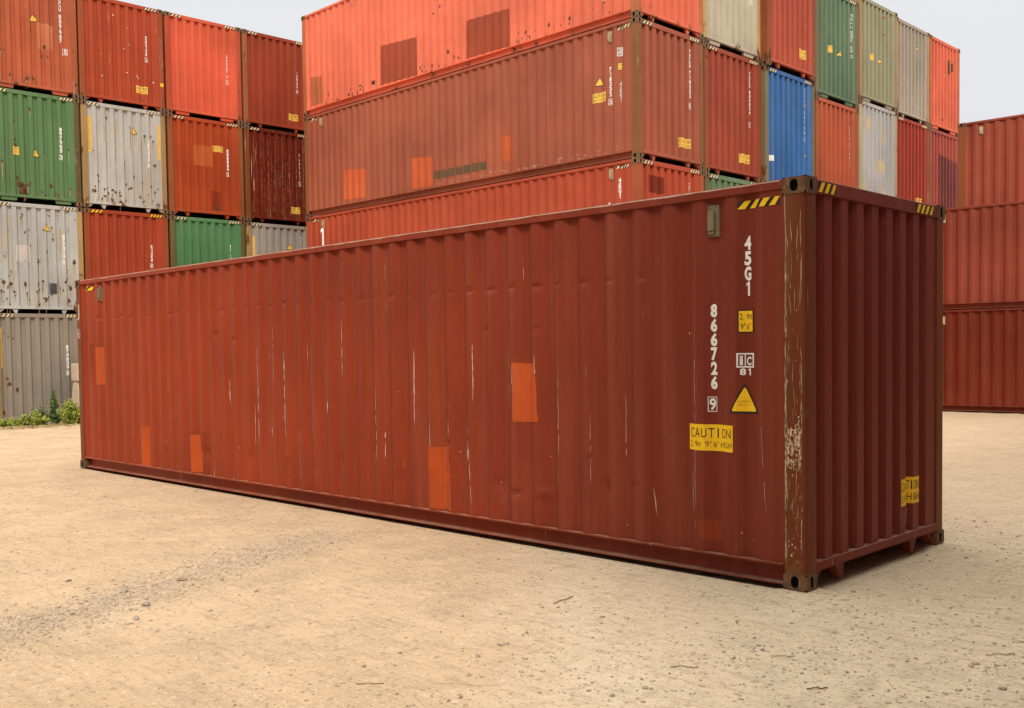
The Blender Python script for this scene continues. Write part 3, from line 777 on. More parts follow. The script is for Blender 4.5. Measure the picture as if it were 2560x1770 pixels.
A4, pm, U, Z = left('A', 4, 'dark grey container at ground level behind the green weeds', (.245, .215, .175), rust=.30, fade=.25, post=(.27, .19, .10))
number('end', A4, '074833', '8', U(-2.975), Z(2.05), .108, .07)
ps = [([(U(-4.80), Z(1.45)), (U(-4.70), Z(1.45)), (U(-4.70), Z(2.52)), (U(-4.80), Z(2.52))], 0, 0.)]
conform('yellow_strip', ps, 'end', A4, [YEL_F], .003)
rust_spots('end', A4, [(.35, 1.05, .09, .5), (.30, 1.2, .06, .2), (.55, .9, .05, .4), (1.55, .55, .055, .3), (1.6, .45, .05, .2), (.20, .30, .05, .1), (.9, .35, .03, .1), (1.35, 1.4, .03, .2), (.25, 2.4, .03, 0), (.35, 2.3, .025, 0), (.5, 2.25, .03, 0)], 6)
for c in 'BCD':
    left(c, 4, 'bottom container of the left stacks, hidden behind the lone container', (.28, .07, .04), simple=True)

# ================================================================ central stack: long side facing the yard, seven columns of ends
MY = -.002
GM = 'containers in the central stack'
def cent(label, x, y, z, w_, color, H=2.92, **k):
    r, pm = container(label, (x, y, z), color, yaw=MY, sy=w_/WID, sz=H/HGT, group=GM, **k)
    return r, pm, (lambda v: (v-(y-10.81))/(w_/WID)), (lambda q: (q-z)/(H/HGT))
HID = 'lower container of the central stack, hidden behind the lone container'
# column one, with the long sides
M1, pm, U, Z = cent('bright orange red long container topping the central stack, two brown repainted squares', -9.51, 10.81, 8.657, 2.48, (.72, .185, .125), rust=.34, fade=.35, bumps=.8, post=(.45, .16, .08))
bp = paint('repaint_brown', (.33, .072, .04), .4, .25)
for pts in ([(-8.60, 8.90), (-7.08, 8.86), (-7.063, 9.836), (-8.582, 9.94)], [(-5.24, 8.89), (-3.735, 8.86), (-3.73, 9.74), (-5.22, 9.80)]):
    patch('repaint_patch', 'side', M1, [(u, Z(v)) for u, v in pts], bp, .002)
patch('repaint_patch', 'side', M1, [(-11.80, Z(8.92)), (-11.25, Z(8.92)), (-11.24, Z(9.68)), (-11.795, Z(9.75))], paint('repaint_salmon', (.46, .15, .075), .4, .15), .002)
caution('side', M1, -.95, -.75, Z(9.19), Z(9.40))
rp = random.Random(9)
sp = []
for _ in range(46):
    u = rp.choice((rp.uniform(-11.4, -8.8), rp.uniform(-7.1, -5.3), rp.uniform(-3.7, -.4))); sp.append((u, abs(rp.gauss(0, .16))+.22, rp.uniform(.02, .055), rp.uniform(0, .12)))
rust_spots('side', M1, sp+[(-6.4, 1.6, .03, .15), (-6.15, 1.72, .04, .1), (-7.8, 2.1, .02, .1)], 12)
ps = []
M2, pm, U, Z = cent('dull brown red long container with square orange patches, second tier of the central stack', -9.51, 10.81, 5.728, 2.47, (.335, .102, .066), rust=.12, fade=.55, post=(.25, .115, .05))
op2 = paint('repaint_orange', (.50, .115, .048), .3, .25)
for pts in ([(-10.31, 6.04), (-9.28, 5.99), (-9.268, 6.76), (-10.292, 6.89)], [(-7.39, 5.97), (-6.52, 5.95), (-6.49, 6.69), (-7.388, 6.78)], [(-4.04, 6.22), (-3.74, 6.19), (-3.71, 6.77), (-4.03, 6.81)]):
    patch('repaint_patch', 'side', M2, [(u, Z(v)) for u, v in pts], op2, .002)
dpk = paint('grimy_patch', (.115, .075, .038), .4, .3)
for i in range(7):
    u = -6.48+i*P_S; patch('grimy_patch', 'side', M2, [(u, Z(6.11)), (u+.21, Z(6.105)), (u+.21, Z(6.305)), (u, Z(6.31))], dpk, .002)
number('side', M2, '718332', '5', -.757, Z(7.76), .105, .055)
ps, _ = stack_text('45G1', -.482, Z(7.40), .05, .103, .007); conform('size_code', ps, 'side', M2, [WHT_F], .003)
height_plate('side', M2, -.545, -.432, Z(7.64), Z(7.795), True)
q = [([(-.553, Z(7.935)), (-.413, Z(7.925)), (-.413, Z(8.11)), (-.553, Z(8.12))], 0, 0.)]
q += [(p, 1, .001+e_) for p, m_, e_ in char_poly('i', -.54, Z(8.03), .03, .07, 1)+char_poly('C', -.50, Z(8.03), .06, .065, 1)+char_poly('8', -.53, Z(7.95), .04, .05, 1)+char_poly('1', -.48, Z(7.95), .03, .05, 1)]
conform('registration_mark', q, 'side', M2, [WHT_F, flat('mark_print', (.30, .15, .11))], .003)
triangle('side', M2, -1.05, Z(7.41), .24, .21)
caution('side', M2, -1.26, -.865, Z(7.06), Z(7.265))
hazard('side', M2, -.548, -.191, Z(8.485), Z(8.555), 1, 4); hazard('side', M2, -11.92, -11.55, Z(8.485), Z(8.555), 1, 3)
vent(M2, -.763, VENT_P, 2.67); vent(M2, -.763-38*P_S, VENT_P, 2.67)
ps, v = stack_text('TCLU 718332', 1.905, Z(8.33), .055, .090, .012); ps += boxed('5', 1.90, Z(7.16), .05, .10, .008)
conform('container_number', ps, 'end', M2, [WHT], .003)
caution('end', M2, 1.53, 1.93, Z(6.15), Z(6.36))
ps = []
for _ in range(70):
    u = rp.uniform(-6.4, -.3); v = .20+abs(rp.gauss(0, .05)); a, b = rp.uniform(.02, .09), rp.uniform(.006, .018)
    ps.append(([(u-a, v), (u+a*.2, v-b), (u+a, v+b), (u, v+b*1.6)], 0, 0.))
tag(conform('scraped_paint', ps, 'side', M2, [flat('scraped_pink', (.46, .20, .13), .8, .4)], .0025), kind='stuff')
M3, pm, U, Z = cent('red long container with a large white digit, just above the lone container roof', -9.51, 10.81, 2.808, 2.46, (.385, .075, .042), rust=.08, fade=.35, post=(.36, .105, .05))
ps, _ = stack_text('45G1', -.522, Z(5.37), .055, .103, .007); conform('size_code', ps, 'side', M3, [WHT], .003)
number('side', M3, '632571', '4', -.805, Z(4.885), .105, .055)
height_plate('side', M3, -.60, -.478, Z(4.65), Z(4.822), True)
hazard('side', M3, -.60, -.25, Z(5.565), Z(5.625), 1, 4); hazard('side', M3, -11.92, -11.55, Z(5.565), Z(5.625), 1, 3)
vent(M3, -.763, VENT_P, 2.67); vent(M3, -.763-38*P_S, VENT_P, 2.67)
conform('side_lettering', char_poly('1', -11.50, Z(4.80), .19, .58, 0, 0., .02)+char_poly('0', -11.56, Z(4.12), .26, .60, 0, 0., .02), 'side', M3, [WHT], .003)
ps, v = stack_text('TCLU 632571', 1.862, Z(5.39), .055, .062, .008); conform('container_number', ps, 'end', M3, [WHT_F], .003)
patch('repaint_patch', 'end', M3, [(.37, Z(5.05)), (.97, Z(5.04)), (.97, Z(5.40)), (.37, Z(5.42))], paint('repaint_dark_red', (.20, .032, .016), .2, .1), .0015)
cent(HID, -9.51, 10.81, 0, 2.46, (.28, .07, .04), 2.80, simple=True)
# column two
x2, y2, w2 = -9.58, 13.42, 2.49
T, pm, U, Z = cent('cream grey container end on the top tier between orange red and maroon ones', x2, y2-.04, 8.66, 2.50, (.52, .46, .345), rust=.26, fade=.3, lug='plate', post=(.45, .32, .13))
conform('caution_sign', [([(U(4.60), Z(9.96)), (U(4.72), Z(9.96)), (U(4.72), Z(10.30)), (U(4.60), Z(10.30))], 0, 0.)], 'end', T, [WHT_F], .003)
T, pm, U, Z = cent('maroon container end directly below the cream grey one, beside the blue one', x2, y2, 5.73, w2, (.32, .070, .044), rust=.07)
ps, v = stack_text('TCLU 880826', U(4.555), Z(8.33), .05, .085, .012); ps += boxed('1', U(4.55), Z(7.13), .045, .09, .008)
conform('container_number', ps, 'end', T, [WHT], .003); caution('end', T, U(4.15), U(4.54), Z(6.13), Z(6.345))
T, pm, U, Z = cent('green container with only its upper rim showing over the lone container roof, near the corner', x2, y2, 2.81, w2, (.13, .20, .105), rust=.15, fade=.5, post=(.13, .10, .045))
cent(HID, x2, y2, 0, w2, (.28, .07, .04), 2.80, simple=True)
# column three
T, pm, U, Z = cent('maroon container end on the top tier above the blue one', -9.38, 15.86, 8.575, 2.41, (.43, .095, .062), rust=.08, post=(.24, .075, .035))
ps, v = stack_text('TGHU 718406', U(6.99), Z(11.06), .05, .085, .018); ps += boxed('8', U(6.988), Z(9.93), .045, .07, .008)
conform('container_number', ps, 'end', T, [WHT_F], .003); caution('end', T, U(6.61), U(7.0), Z(9.03), Z(9.26))
T, pm, U, Z = cent('bright blue container end with white lettering and a small triangle', -9.45, 15.87, 5.65, 2.485, (.045, .150, .37), rust=.24, fade=.5, post=(.17, .145, .085))
ps, v = stack_text('CCLU 29748', U(7.0), Z(8.34), .05, .095, .035); ps += boxed('0', U(7.0), Z(7.10), .045, .08, .008)
conform('container_number', ps, 'end', T, [flat('lettering_pale_blue', (.45, .52, .66), .6, .3, (.12, .2, .4))], .003)
triangle('end', T, U(7.07), Z(6.57), .22, .17)
conform('white_label', [([(U(5.305), Z(6.30)), (U(5.465), Z(6.30)), (U(5.465), Z(6.44)), (U(5.305), Z(6.44))], 0, 0.)], 'end', T, [WHT], .003)
cent(HID, -9.5, 15.87, 2.80, 2.48, (.28, .07, .04), 2.84, simple=True); cent(HID, -9.5, 15.87, 0, 2.48, (.28, .07, .04), 2.80, simple=True)
# column four
T, pm, U, Z = cent('dark green container end with two yellow stickers, top tier right of the maroon ones', -9.6, 18.70, 8.342, 2.48, (.115, .185, .105), H=2.955, rust=.14, fade=.55, lug='plate', post=(.17, .12, .06))
conform('caution_sign', [([(U(8.675), Z(9.62)), (U(8.895), Z(9.62)), (U(8.895), Z(9.81)), (U(8.675), Z(9.81))], 0, 0.)]+line_text('CAUTION', U(8.68), U(8.89), Z(9.73), .05, 1), 'end', T, [YEL_F, flat('faint_print', (.5, .3, .06))], .003)
triangle('end', T, U(9.27), Z(9.62), .24, .16)
ps, v = stack_text('TGHU 532197 2', U(10.0), Z(10.92), .05, .08, .022); conform('container_number', ps, 'end', T, [WHT_F], .003)
for zz in (10.885, 10.54): conform('red_mark', [([(U(9.52), Z(zz)), (U(9.68), Z(zz)), (U(9.68), Z(zz+.035)), (U(9.52), Z(zz+.035))], 0, 0.)], 'end', T, [flat('red_sticker', (.36, .10, .06))], .003)
T, pm, U, Z = cent('tile red container end, below the dark green one and right of the blue one', -9.6, 18.70, 5.42, 2.48, (.40, .098, .050), rust=.06, fade=.3, stripes=None)
ps, v = stack_text('TGHU 471063 5', U(9.853), Z(7.80), .05, .075, .022); conform('container_number', ps, 'end', T, [WHT_F], .003)
cent(HID, -9.6, 18.70, 2.50, 2.48, (.28, .07, .04), simple=True); cent(HID, -9.6, 18.70, 0, 2.48, (.28, .07, .04), 2.49, simple=True)
# column five
T, pm, U, Z = cent('olive grey container end with two yellow stickers, paler than its green neighbour', -9.6, 21.26, 8.655, 2.47, (.275, .265, .165), rust=.14, fade=.5, lug='plate', post=(.30, .20, .10), stripes=None)
conform('caution_sign', [([(U(11.14), Z(9.90)), (U(11.35), Z(9.90)), (U(11.35), Z(10.07)), (U(11.14), Z(10.07))], 0, 0.)]+line_text('CAUTION', U(11.145), U(11.345), Z(10.0), .045, 1), 'end', T, [YEL_F, flat('faint_print_b', (.5, .3, .06))], .003)
triangle('end', T, U(11.75), Z(9.90), .22, .16)
ps, v = stack_text('TGHU 806314 7', U(12.51), Z(11.0), .05, .06, .018); conform('container_number', ps, 'end', T, [WHT_F], .003)
for zz in (11.25, 10.745): conform('red_mark', [([(U(12.0), Z(zz)), (U(12.14), Z(zz)), (U(12.14), Z(zz+.05)), (U(12.0), Z(zz+.05))], 0, 0.)], 'end', T, [flat('red_sticker_b', (.36, .10, .06))], .003)
T, pm, U, Z = cent('light grey container end with cream repaint patches, between tile red and deep red ones', -9.6, 21.26, 5.735, 2.47, (.44, .415, .39), rust=.14, fade=.3, post=(.42, .33, .18))
cp = paint('repaint_cream', (.56, .44, .27), .3, .2)
for u0, u1, v0, v1 in ((10.86, 11.12, 7.87, 8.25), (11.90, 12.09, 7.66, 8.02), (11.58, 12.07, 6.75, 7.08), (10.55, 10.85, 6.13, 6.37), (11.82, 12.14, 6.15, 6.25)):
    patch('repaint_patch', 'end', T, [(U(u0), Z(v0)), (U(u1), Z(v0)), (U(u1), Z(v1)), (U(u0), Z(v1))], cp, .002)
cent(HID, -9.6, 21.26, 2.815, 2.47, (.28, .07, .04), simple=True); cent(HID, -9.6, 21.26, 0, 2.47, (.28, .07, .04), 2.80, simple=True)
# column six
T, pm, U, Z = cent('grey container end with one small triangle, top tier next to the orange red end', -9.7, 23.88, 8.635, 2.47, (.335, .285, .225), rust=.10, fade=.4, post=(.33, .23, .12), stripes=None)
triangle('end', T, U(14.60), Z(10.86), .24, .16)
T, pm, U, Z = cent('deep red container end below the grey one, right of the light grey one', -9.7, 23.88, 5.715, 2.47, (.29, .036, .020), rust=.05, fade=.25)
caution('end', T, U(14.56), U(14.96), Z(6.10), Z(6.30))
cent(HID, -9.7, 23.88, 2.795, 2.47, (.28, .07, .04), simple=True); cent(HID, -9.7, 23.88, 0, 2.47, (.28, .07, .04), 2.79, simple=True)
# column seven
T, pm, U, Z = cent('orange red container end, last of the top tier, against the sky', -9.72, 26.45, 8.639, 2.47, (.62, .150, .095), rust=.14, lug='plate', post=(.40, .12, .06), stripes=None)
triangle('end', T, U(16.90), Z(10.50), .22, .14)
conform('rust_stain', [([(U(17.15), Z(10.60)), (U(17.27), Z(10.58)), (U(17.26), Z(11.05)), (U(17.16), Z(11.03))], 0, 0.), ([(U(17.40), Z(10.70)), (U(17.55), Z(10.72)), (U(17.54), Z(11.0)), (U(17.42), Z(10.98))], 0, 0.)], 'end', T, [RS1], .002)['kind'] = 'stuff'
T, pm, U, Z = cent('purplish red container end below the orange red one, partly behind the right stack', -9.72, 26.45, 5.72, 2.47, (.30, .062, .050), rust=.06, fade=.4, stripes=None)
patch('repaint_patch', 'end', T, [(U(16.45), Z(5.95)), (U(18.0), Z(5.95)), (U(18.0), Z(7.75)), (U(16.45), Z(7.9))], paint('repaint_purple', (.15, .035, .036), .3, .05), .0015)
cent(HID, -9.72, 26.45, 2.80, 2.47, (.28, .07, .04), simple=True); cent(HID, -9.72, 26.45, 0, 2.47, (.28, .07, .04), 2.79, simple=True)

# ================================================================ right stack: long sides, front row two high, back row three high
RY = R_(2.6); GR = 'containers in the right stack'
def right(label, row, z, color, dx=0., **k):
    base = Vector((-7.42, 20.02, 0)); n_ = Vector((-math.sin(RY), math.cos(RY), 0)); t_ = Vector((math.cos(RY), math.sin(RY), 0))
    p = base+n_*(row*2.47)+t_*(LEN+dx); return container(label, (p.x, p.y, z), color, yaw=RY, sz=2.59/HGT, group=GR, **k)
R3_, _ = right('ground level dark red long container at the right edge, bottom of the right stack', 0, 0, (.17, .030, .016), rust=.06, fade=.3)
R2_, _ = right('brownish red long container in the middle of the right stack', 0, 2.59, (.25, .056, .038), rust=.10, fade=.4)
R1_, _ = right('reddish long container with a chipped post, set back on top of the right stack', 1, 5.18, (.305, .073, .048), rust=.08, fade=.45, chips=.25, post=(.25, .09, .035), dx=.15)
for r in (R1_, R2_, R3_):
    vent(r, -LEN+.56+.03, flat('cream_vent', (.55, .45, .27), .6, .4), 2.62)
for z in (0, 2.59): right('lower container of the right stack, hidden behind the front row', 1, z, (.28, .07, .04), simple=True)

# ================================================================ the stack that closes the yard just right of the picture
for t_ in range(4):
    for k in range(2):
        container('container of the tall stack just outside the right edge of the picture', (6.0+2.44, -7.4+k*12.45+LEN, t_*2.92), (.14, .035, .02), yaw=R_(90), simple=True, group='containers in the stack outside the picture')
for t_ in range(4):                                       # unseen row added behind the camera to cut sky light on the long sides
    for k in range(2):
        container('unseen container of the stack added behind the camera to block sky light', (-6.5+k*12.5, -17.6, t_*2.92), (.16, .05, .03), simple=True, group='containers in the light-blocking stack added behind the camera')
# ================================================================ ground
def axis(fine0, fine1, step, lo, hi):
    a = list(np.arange(fine0, fine1+1e-6, step)); s = step
    x = fine0
    left_ = []
    while x > lo: s *= 1.18; x -= s; left_.append(x)
    s = step; x = fine1; right_ = []
    while x < hi: s *= 1.18; x += s; right_.append(x)
    return np.array(left_[::-1]+a+right_)
def vnoise(X, Y, sc, seed):
    r = np.random.RandomState(seed); G = r.rand(64, 64)
    x, y = X*sc+1000, Y*sc+1000; xi, yi = np.floor(x).astype(int), np.floor(y).astype(int)
    fx, fy = x-xi, y-yi; fx = fx*fx*(3-2*fx); fy = fy*fy*(3-2*fy)
    g = lambda a, b: G[a % 64, b % 64]
    return (g(xi, yi)*(1-fx)+g(xi+1, yi)*fx)*(1-fy)+(g(xi, yi+1)*(1-fx)+g(xi+1, yi+1)*fx)*fy-.5
gx, gy = axis(-8, 3.2, .035, -420, 420), axis(-5.2, 1.5, .035, -420, 420)
GX, GY = np.meshgrid(gx, gy)
def gheight(X, Y):
    h = vnoise(X, Y, .45, 1)*.022+vnoise(X, Y, 1.7, 2)*.012+vnoise(X, Y, 5.5, 3)*.008+vnoise(X, Y, 13, 4)*.009+vnoise(X, Y, 27, 6)*.006
    tr = vnoise(X*.32+Y*.95, X*.95-Y*.32, 1.1, 8)        # long scrape and tyre ridges
    st = vnoise((X*.75+Y*.66)*.55, (X*.66-Y*.75)*7, 1., 9)*.012+vnoise((X*.94-Y*.34)*6, (X*.34+Y*.94)*.5, 1., 19)*.008
    near = np.exp(-((np.maximum(0, np.maximum(-12.3-X, X-.15))/.35)**2+(np.maximum(0, np.maximum(-.1-Y, Y-2.55))/.35)**2))
    h = h+st+tr*.006-.016
    under = ((X > -11.95) & (X < -.22) & (Y > .0) & (Y < 2.43)).astype(float)+((X > -12.3) & (X < .1) & (Y > .2) & (Y < 2.24)).astype(float)
    return (h*(1-near)+(-.004)*near)-np.minimum(under, 1)*.035
GZ = gheight(GX, GY); far = np.maximum(np.abs(GX), np.abs(GY)) > 34; GZ[far] = -.01
nx, ny = len(gx), len(gy)
me = bpy.data.meshes.new('ground')
V = np.stack([GX, GY, GZ], 2).reshape(-1, 3)
I = np.arange(nx*ny).reshape(ny, nx)
F = np.stack([I[:-1, :-1], I[:-1, 1:], I[1:, 1:], I[1:, :-1]], 2).reshape(-1, 4)
me.vertices.add(len(V)); me.vertices.foreach_set('co', V.ravel())
me.loops.add(len(F)*4); me.loops.foreach_set('vertex_index', F.ravel())
me.polygons.add(len(F)); me.polygons.foreach_set('loop_start', np.arange(0, len(F)*4, 4)); me.polygons.foreach_set('loop_total', np.full(len(F), 4))
me.update(); me.validate(); me.polygons.foreach_set('use_smooth', np.ones(len(F), bool))
def ground_mat():
    t = NT('dirt_ground'); c = t.coord(kind='Object')
    n1 = t.noise(c, .22, 4, .6); n2 = t.noise(c, 1.6, 5, .65); n3 = t.noise(c, 11, 6, .7); n4 = t.noise(c, 70, 4, .7)
    sand = t.mix(t.map(n1, .35, .65), (.62, .435, .26), (.70, .51, .32))
    sand = t.mix(t.map(n2, .42, .70), sand, (.52, .375, .225))
    sep = t.n('ShaderNodeSeparateXYZ'); t.l(c, sep.inputs[0]); X, Y = sep.outputs[0], sep.outputs[1]
    wob = t.map(t.noise(c, .9, 4, .6), .2, .8, -.8, .8, False)
    # paler, greyer ground tone towards the lone container's right corner
    g = t.map(t.math('ADD', t.math('ADD', t.math('MULTIPLY', X, .74), t.math('MULTIPLY', Y, .67)), t.math('MULTIPLY', wob, .35)), -2.35, -1.55)
    g = t.math('MULTIPLY', g, t.map(Y, 3.5, 8., 1., .35))
    sand = t.mix(t.math('MULTIPLY', g, .7), sand, t.mix(t.map(n2, .35, .7), (.74, .61, .42), (.82, .69, .48)))
    # loose grey gravel: a band running across the left foreground, and thin spreads on the right
    d = t.math('ADD', t.math('MULTIPLY', X, .938), t.math('MULTIPLY', Y, .345))        # signed distance along the band's normal
    band = t.math('MULTIPLY', t.map(t.math('ADD', Y, t.math('MULTIPLY', wob, .4)), -1.3, -.3, 1., 0.), t.math('SUBTRACT', 1., t.map(t.math('ABSOLUTE', t.math('ADD', t.math('ADD', d, 4.47), t.math('MULTIPLY', wob, .25))), .08, .50)))
    gm = t.math('MULTIPLY', band, t.map(n3, .36, .62))
    br = t.math('MULTIPLY', t.map(t.math('ADD', t.math('SUBTRACT', X, t.math('MULTIPLY', Y, .55)), t.math('MULTIPLY', wob, .8)), .7, 2.4), t.map(t.noise(c, 3.1, 6, .7), .47, .66))
    gm = t.math('MAXIMUM', t.math('MULTIPLY', gm, .52), t.math('MULTIPLY', br, .42))
    sand = t.mix(gm, sand, t.mix(n4, (.26, .225, .175), (.52, .46, .36)))
    sand = t.mix(t.math('MULTIPLY', t.map(n3, .56, .74), .35), sand, (.27, .185, .11))
    sand = t.mix(t.math('MULTIPLY', t.map(n4, .58, .75), .40), sand, (.24, .175, .115))
    sand = t.mix(t.math('MULTIPLY', t.map(t.noise(c, 33, 5, .75), .60, .70), .5), sand, (.20, .14, .09))
    def grit(sc, lo, hi, amt, dark, lightc):
        global _gb
        v = t.n('ShaderNodeTexVoronoi'); t.l(c, v.inputs['Vector']); v.inputs['Scale'].default_value = sc; v.inputs['Randomness'].default_value = 1.
        q = t.n('ShaderNodeSeparateColor'); t.l(v.outputs['Color'], q.inputs[0])
        near_ = t.map(v.outputs['Distance'], .22, .48, 1., 0.)
        return t.math('MULTIPLY', near_, t.map(q.outputs[0], lo, hi)), q.outputs[1]
    for sc, lo, hi, amt in ((17, .86, .90, .7), (30, .68, .76, .75), (55, .58, .68, .7), (95, .5, .65, .55)):
        k_, pick = grit(sc, lo, hi, amt, 0, 0)
        sand = t.mix(t.math('MULTIPLY', t.math('MULTIPLY', k_, t.map(n2, .25, .6, .45, 1.)), amt), sand, t.mix(t.map(pick, .45, .70), (.33, .225, .13), (.74, .60, .42)))
    scr = t.noise(t.scaled(c, (1.3, 8, 1)), 2.0, 6, .72); scr2 = t.noise(t.scaled(t.scaled(c, (.8, .8, 1)), (7, 1.1, 1)), 1.7, 6, .72)
    sand = t.mix(t.math('MULTIPLY', t.map(scr, .50, .70), .55), sand, (.36, .255, .155))
    sand = t.mix(t.math('MULTIPLY', t.map(scr2, .52, .72), .40), sand, (.38, .275, .17))
    sand = t.mix(t.math('MULTIPLY', t.map(n4, .30, .42, 1., 0.), .25), sand, (.80, .66, .46))
    t.l(sand, t.b.inputs['Base Color']); t.b.inputs['Roughness'].default_value = .95; t.b.inputs['Specular IOR Level'].default_value = .1
    st = t.noise(t.scaled(c, (1.6, 9, 1)), 2.2, 5, .7)
    b = t.bump(n3, .8, .028); b = t.bump(st, .6, .016, b); b = t.bump(t.noise(c, 28, 5, .75), .8, .011, b); b = t.bump(n4, .8, .005, b)
    t.l(b, t.b.inputs['Normal']); return t.m
g_o = link('ground', me, None, None); me.materials.append(ground_mat()); tag(g_o, 'pale sandy dirt yard with grey gravel streaks', 'ground', kind='structure')

# ---------------------------------------------------------------- loose gravel and stones
ico = bmesh.new(); bmesh.ops.create_icosphere(ico, subdivisions=1, radius=1.)
IV = np.array([v.co[:] for v in ico.verts]); IF = np.array([[v.index for v in f.verts] for f in ico.faces]); ico.free()
ico = bmesh.new(); bmesh.ops.create_icosphere(ico, subdivisions=2, radius=1.)
IV2 = np.array([v.co[:] for v in ico.verts]); IF2 = [[v.index for v in f.verts] for f in ico.faces]; ico.free()
rs_ = np.random.RandomState(3)
pts = []
def scat(n, fn):
    k = 0
    while k < n:
        p = fn()
        if p is None: continue
        pts.append(p); k += 1
bandp = lambda s, o: (-4.47*.938+.345*s+.938*o, -4.47*.345-.938*s+.345*o)
def f_band():
    s = -1.0+4.6*rs_.rand()**.8; o = rs_.normal(0, .21); x, y = bandp(s, o); return (x, y, abs(rs_.normal(0, .0055))+.003)
def f_right():
    x, y = rs_.uniform(-1.5, 3.0), rs_.uniform(-4.2, 2.5)
    if rs_.rand() > max(.05, min(1, (x-.55*y)/2.6)) * (.35+1.3*max(0, noise.noise(Vector((x*1.2, y*1.2, 3)))+.3)): return None
    if -12.3 < x < .1 and -.1 < y: return None
    return (x, y, abs(rs_.normal(0, .0045))+.0028)
def f_all():
    x, y = rs_.uniform(-11, 3.5), rs_.uniform(-5.3, 4)
    if -12.3 < x < .1 and -.08 < y < 2.5: return None
    if rs_.rand() > .3+.7*max(0, noise.noise(Vector((x*.8, y*.8, 7)))+.3): return None
    return (x, y, abs(rs_.normal(0, .005))+.003)
scat(4000, f_band); scat(3800, f_right); scat(6500, f_all)
VV, FF, off = [], [], 0
for x, y, r in pts:
    s = r*rs_.uniform(.6, 1.4, 3)*np.array([1, 1, .55]); a = rs_.uniform(0, 6.28); ca, sa = math.cos(a), math.sin(a)
    v = IV*(1+rs_.uniform(-.28, .28, (len(IV), 1)))*s
    v = np.stack([v[:, 0]*ca-v[:, 1]*sa, v[:, 0]*sa+v[:, 1]*ca, v[:, 2]], 1)
    z = float(gheight(np.array([x]), np.array([y]))[0])
    VV.append(v+np.array([x, y, z+s[2]*.25])); FF.append(IF+off); off += len(IV)
me = bpy.data.meshes.new('gravel'); VV = np.concatenate(VV); FF = np.concatenate(FF)
me.vertices.add(len(VV)); me.vertices.foreach_set('co', VV.ravel()); me.loops.add(len(FF)*3); me.loops.foreach_set('vertex_index', FF.ravel())
me.polygons.add(len(FF)); me.polygons.foreach_set('loop_start', np.arange(0, len(FF)*3, 3)); me.polygons.foreach_set('loop_total', np.full(len(FF), 3)); me.update(); me.validate()
def stone_mat(name, a, b):
    t = NT(name); c = t.coord(kind='Object'); n = t.noise(c, 16, 2); m = t.noise(c, 120, 3)
    n5 = t.noise(c, 47, 1)
    t.l(t.mix(t.map(n, .35, .65), t.mix(t.map(n5, .35, .65), a, b), t.mix(t.map(n5, .4, .6), tuple(x*.8 for x in b), tuple((x+y)*.55 for x, y in zip(a, b)))), t.b.inputs['Base Color']); t.b.inputs['Roughness'].default_value = .9
    t.l(t.bump(m, .4, .003), t.b.inputs['Normal']); return t.m
GRM = stone_mat('gravel_grey', (.24, .185, .13), (.60, .48, .34))
o = link('gravel', me); me.materials.append(GRM); tag(o, 'loose grey gravel and crumbs scattered over the sandy yard', 'gravel', kind='stuff')
ST = stone_mat('stone_grey', (.20, .165, .125), (.40, .335, .26)); ST2 = stone_mat('stone_brown', (.20, .125, .07), (.36, .25, .16))
STONES = [((-.693, -2.521), .034, 0, 'flat grey stone in the middle foreground, the largest on bare sand'), ((-.757, -2.277), .026, 0, 'small flat grey stone just beyond the largest one in the middle foreground'),
    ((-1.073, -2.783), .018, 1, 'small reddish brown stone on bare sand left of the flat grey ones'), ((-.248, -3.072), .020, 1, 'brown stone at the lower middle edge of the photo beside a darker one'),
    ((-.265, -3.143), .016, 1, 'dark brown pebble at the lower middle edge of the photo'), ((-3.721, -3.217), .045, 0, 'broad grey stone at the upper rim of the gravel band on the left'),
    ((-3.752, -2.739), .050, 1, 'dark brown stone at the upper rim of the gravel band, farther along'), ((-3.199, -3.30), .045, 0, 'wedge shaped grey stone standing in the middle of the gravel band'),
    ((-2.983, -2.56), .030, 1, 'lone brown pebble on sand right of the gravel band'), ((.442, -1.347), .022, 0, 'grey stone in front of the lone container corner casting'),
    ((1.668, -1.144), .030, 0, 'pointed grey stone near the right lower corner of the photo'), ((.714, -1.595), .016, 0, 'dark pebble on the greyer ground right of the middle'),
    ((-2.893, -3.518), .042, 0, 'grey stone at the near rim of the gravel band'), ((-4.4, -3.35), .035, 0, 'squat grey stone on the far left of the gravel band'), ((-3.35, -3.75), .032, 1, 'light brown stone at the near left of the gravel band')]
for i, ((x, y), r, m, lab) in enumerate(STONES):
    rr = np.random.RandomState(40+i); r *= .68; s = np.array([rr.uniform(1., 1.5), rr.uniform(.7, 1.), rr.uniform(.4, .65)])*r
    v = IV2.copy()
    for _ in range(7):                                     # knock flat facets off a ball
        d = rr.normal(0, 1, 3); d /= np.linalg.norm(d); k = rr.uniform(.55, .85); q = v@d
        v = v-np.outer(np.maximum(0, q-k), d)
    a = rr.uniform(0, 6.28); v = v*s; v = np.stack([v[:, 0]*math.cos(a)-v[:, 1]*math.sin(a), v[:, 0]*math.sin(a)+v[:, 1]*math.cos(a), v[:, 2]], 1)
    me = mesh('stone', v, IF2); o = link('stone', me); me.materials.append(ST2 if m else ST)
    o.location = (x, y, float(gheight(np.array([x]), np.array([y]))[0])+s[2]*.45); tag(o, lab, 'stone', 'loose stones on the yard')
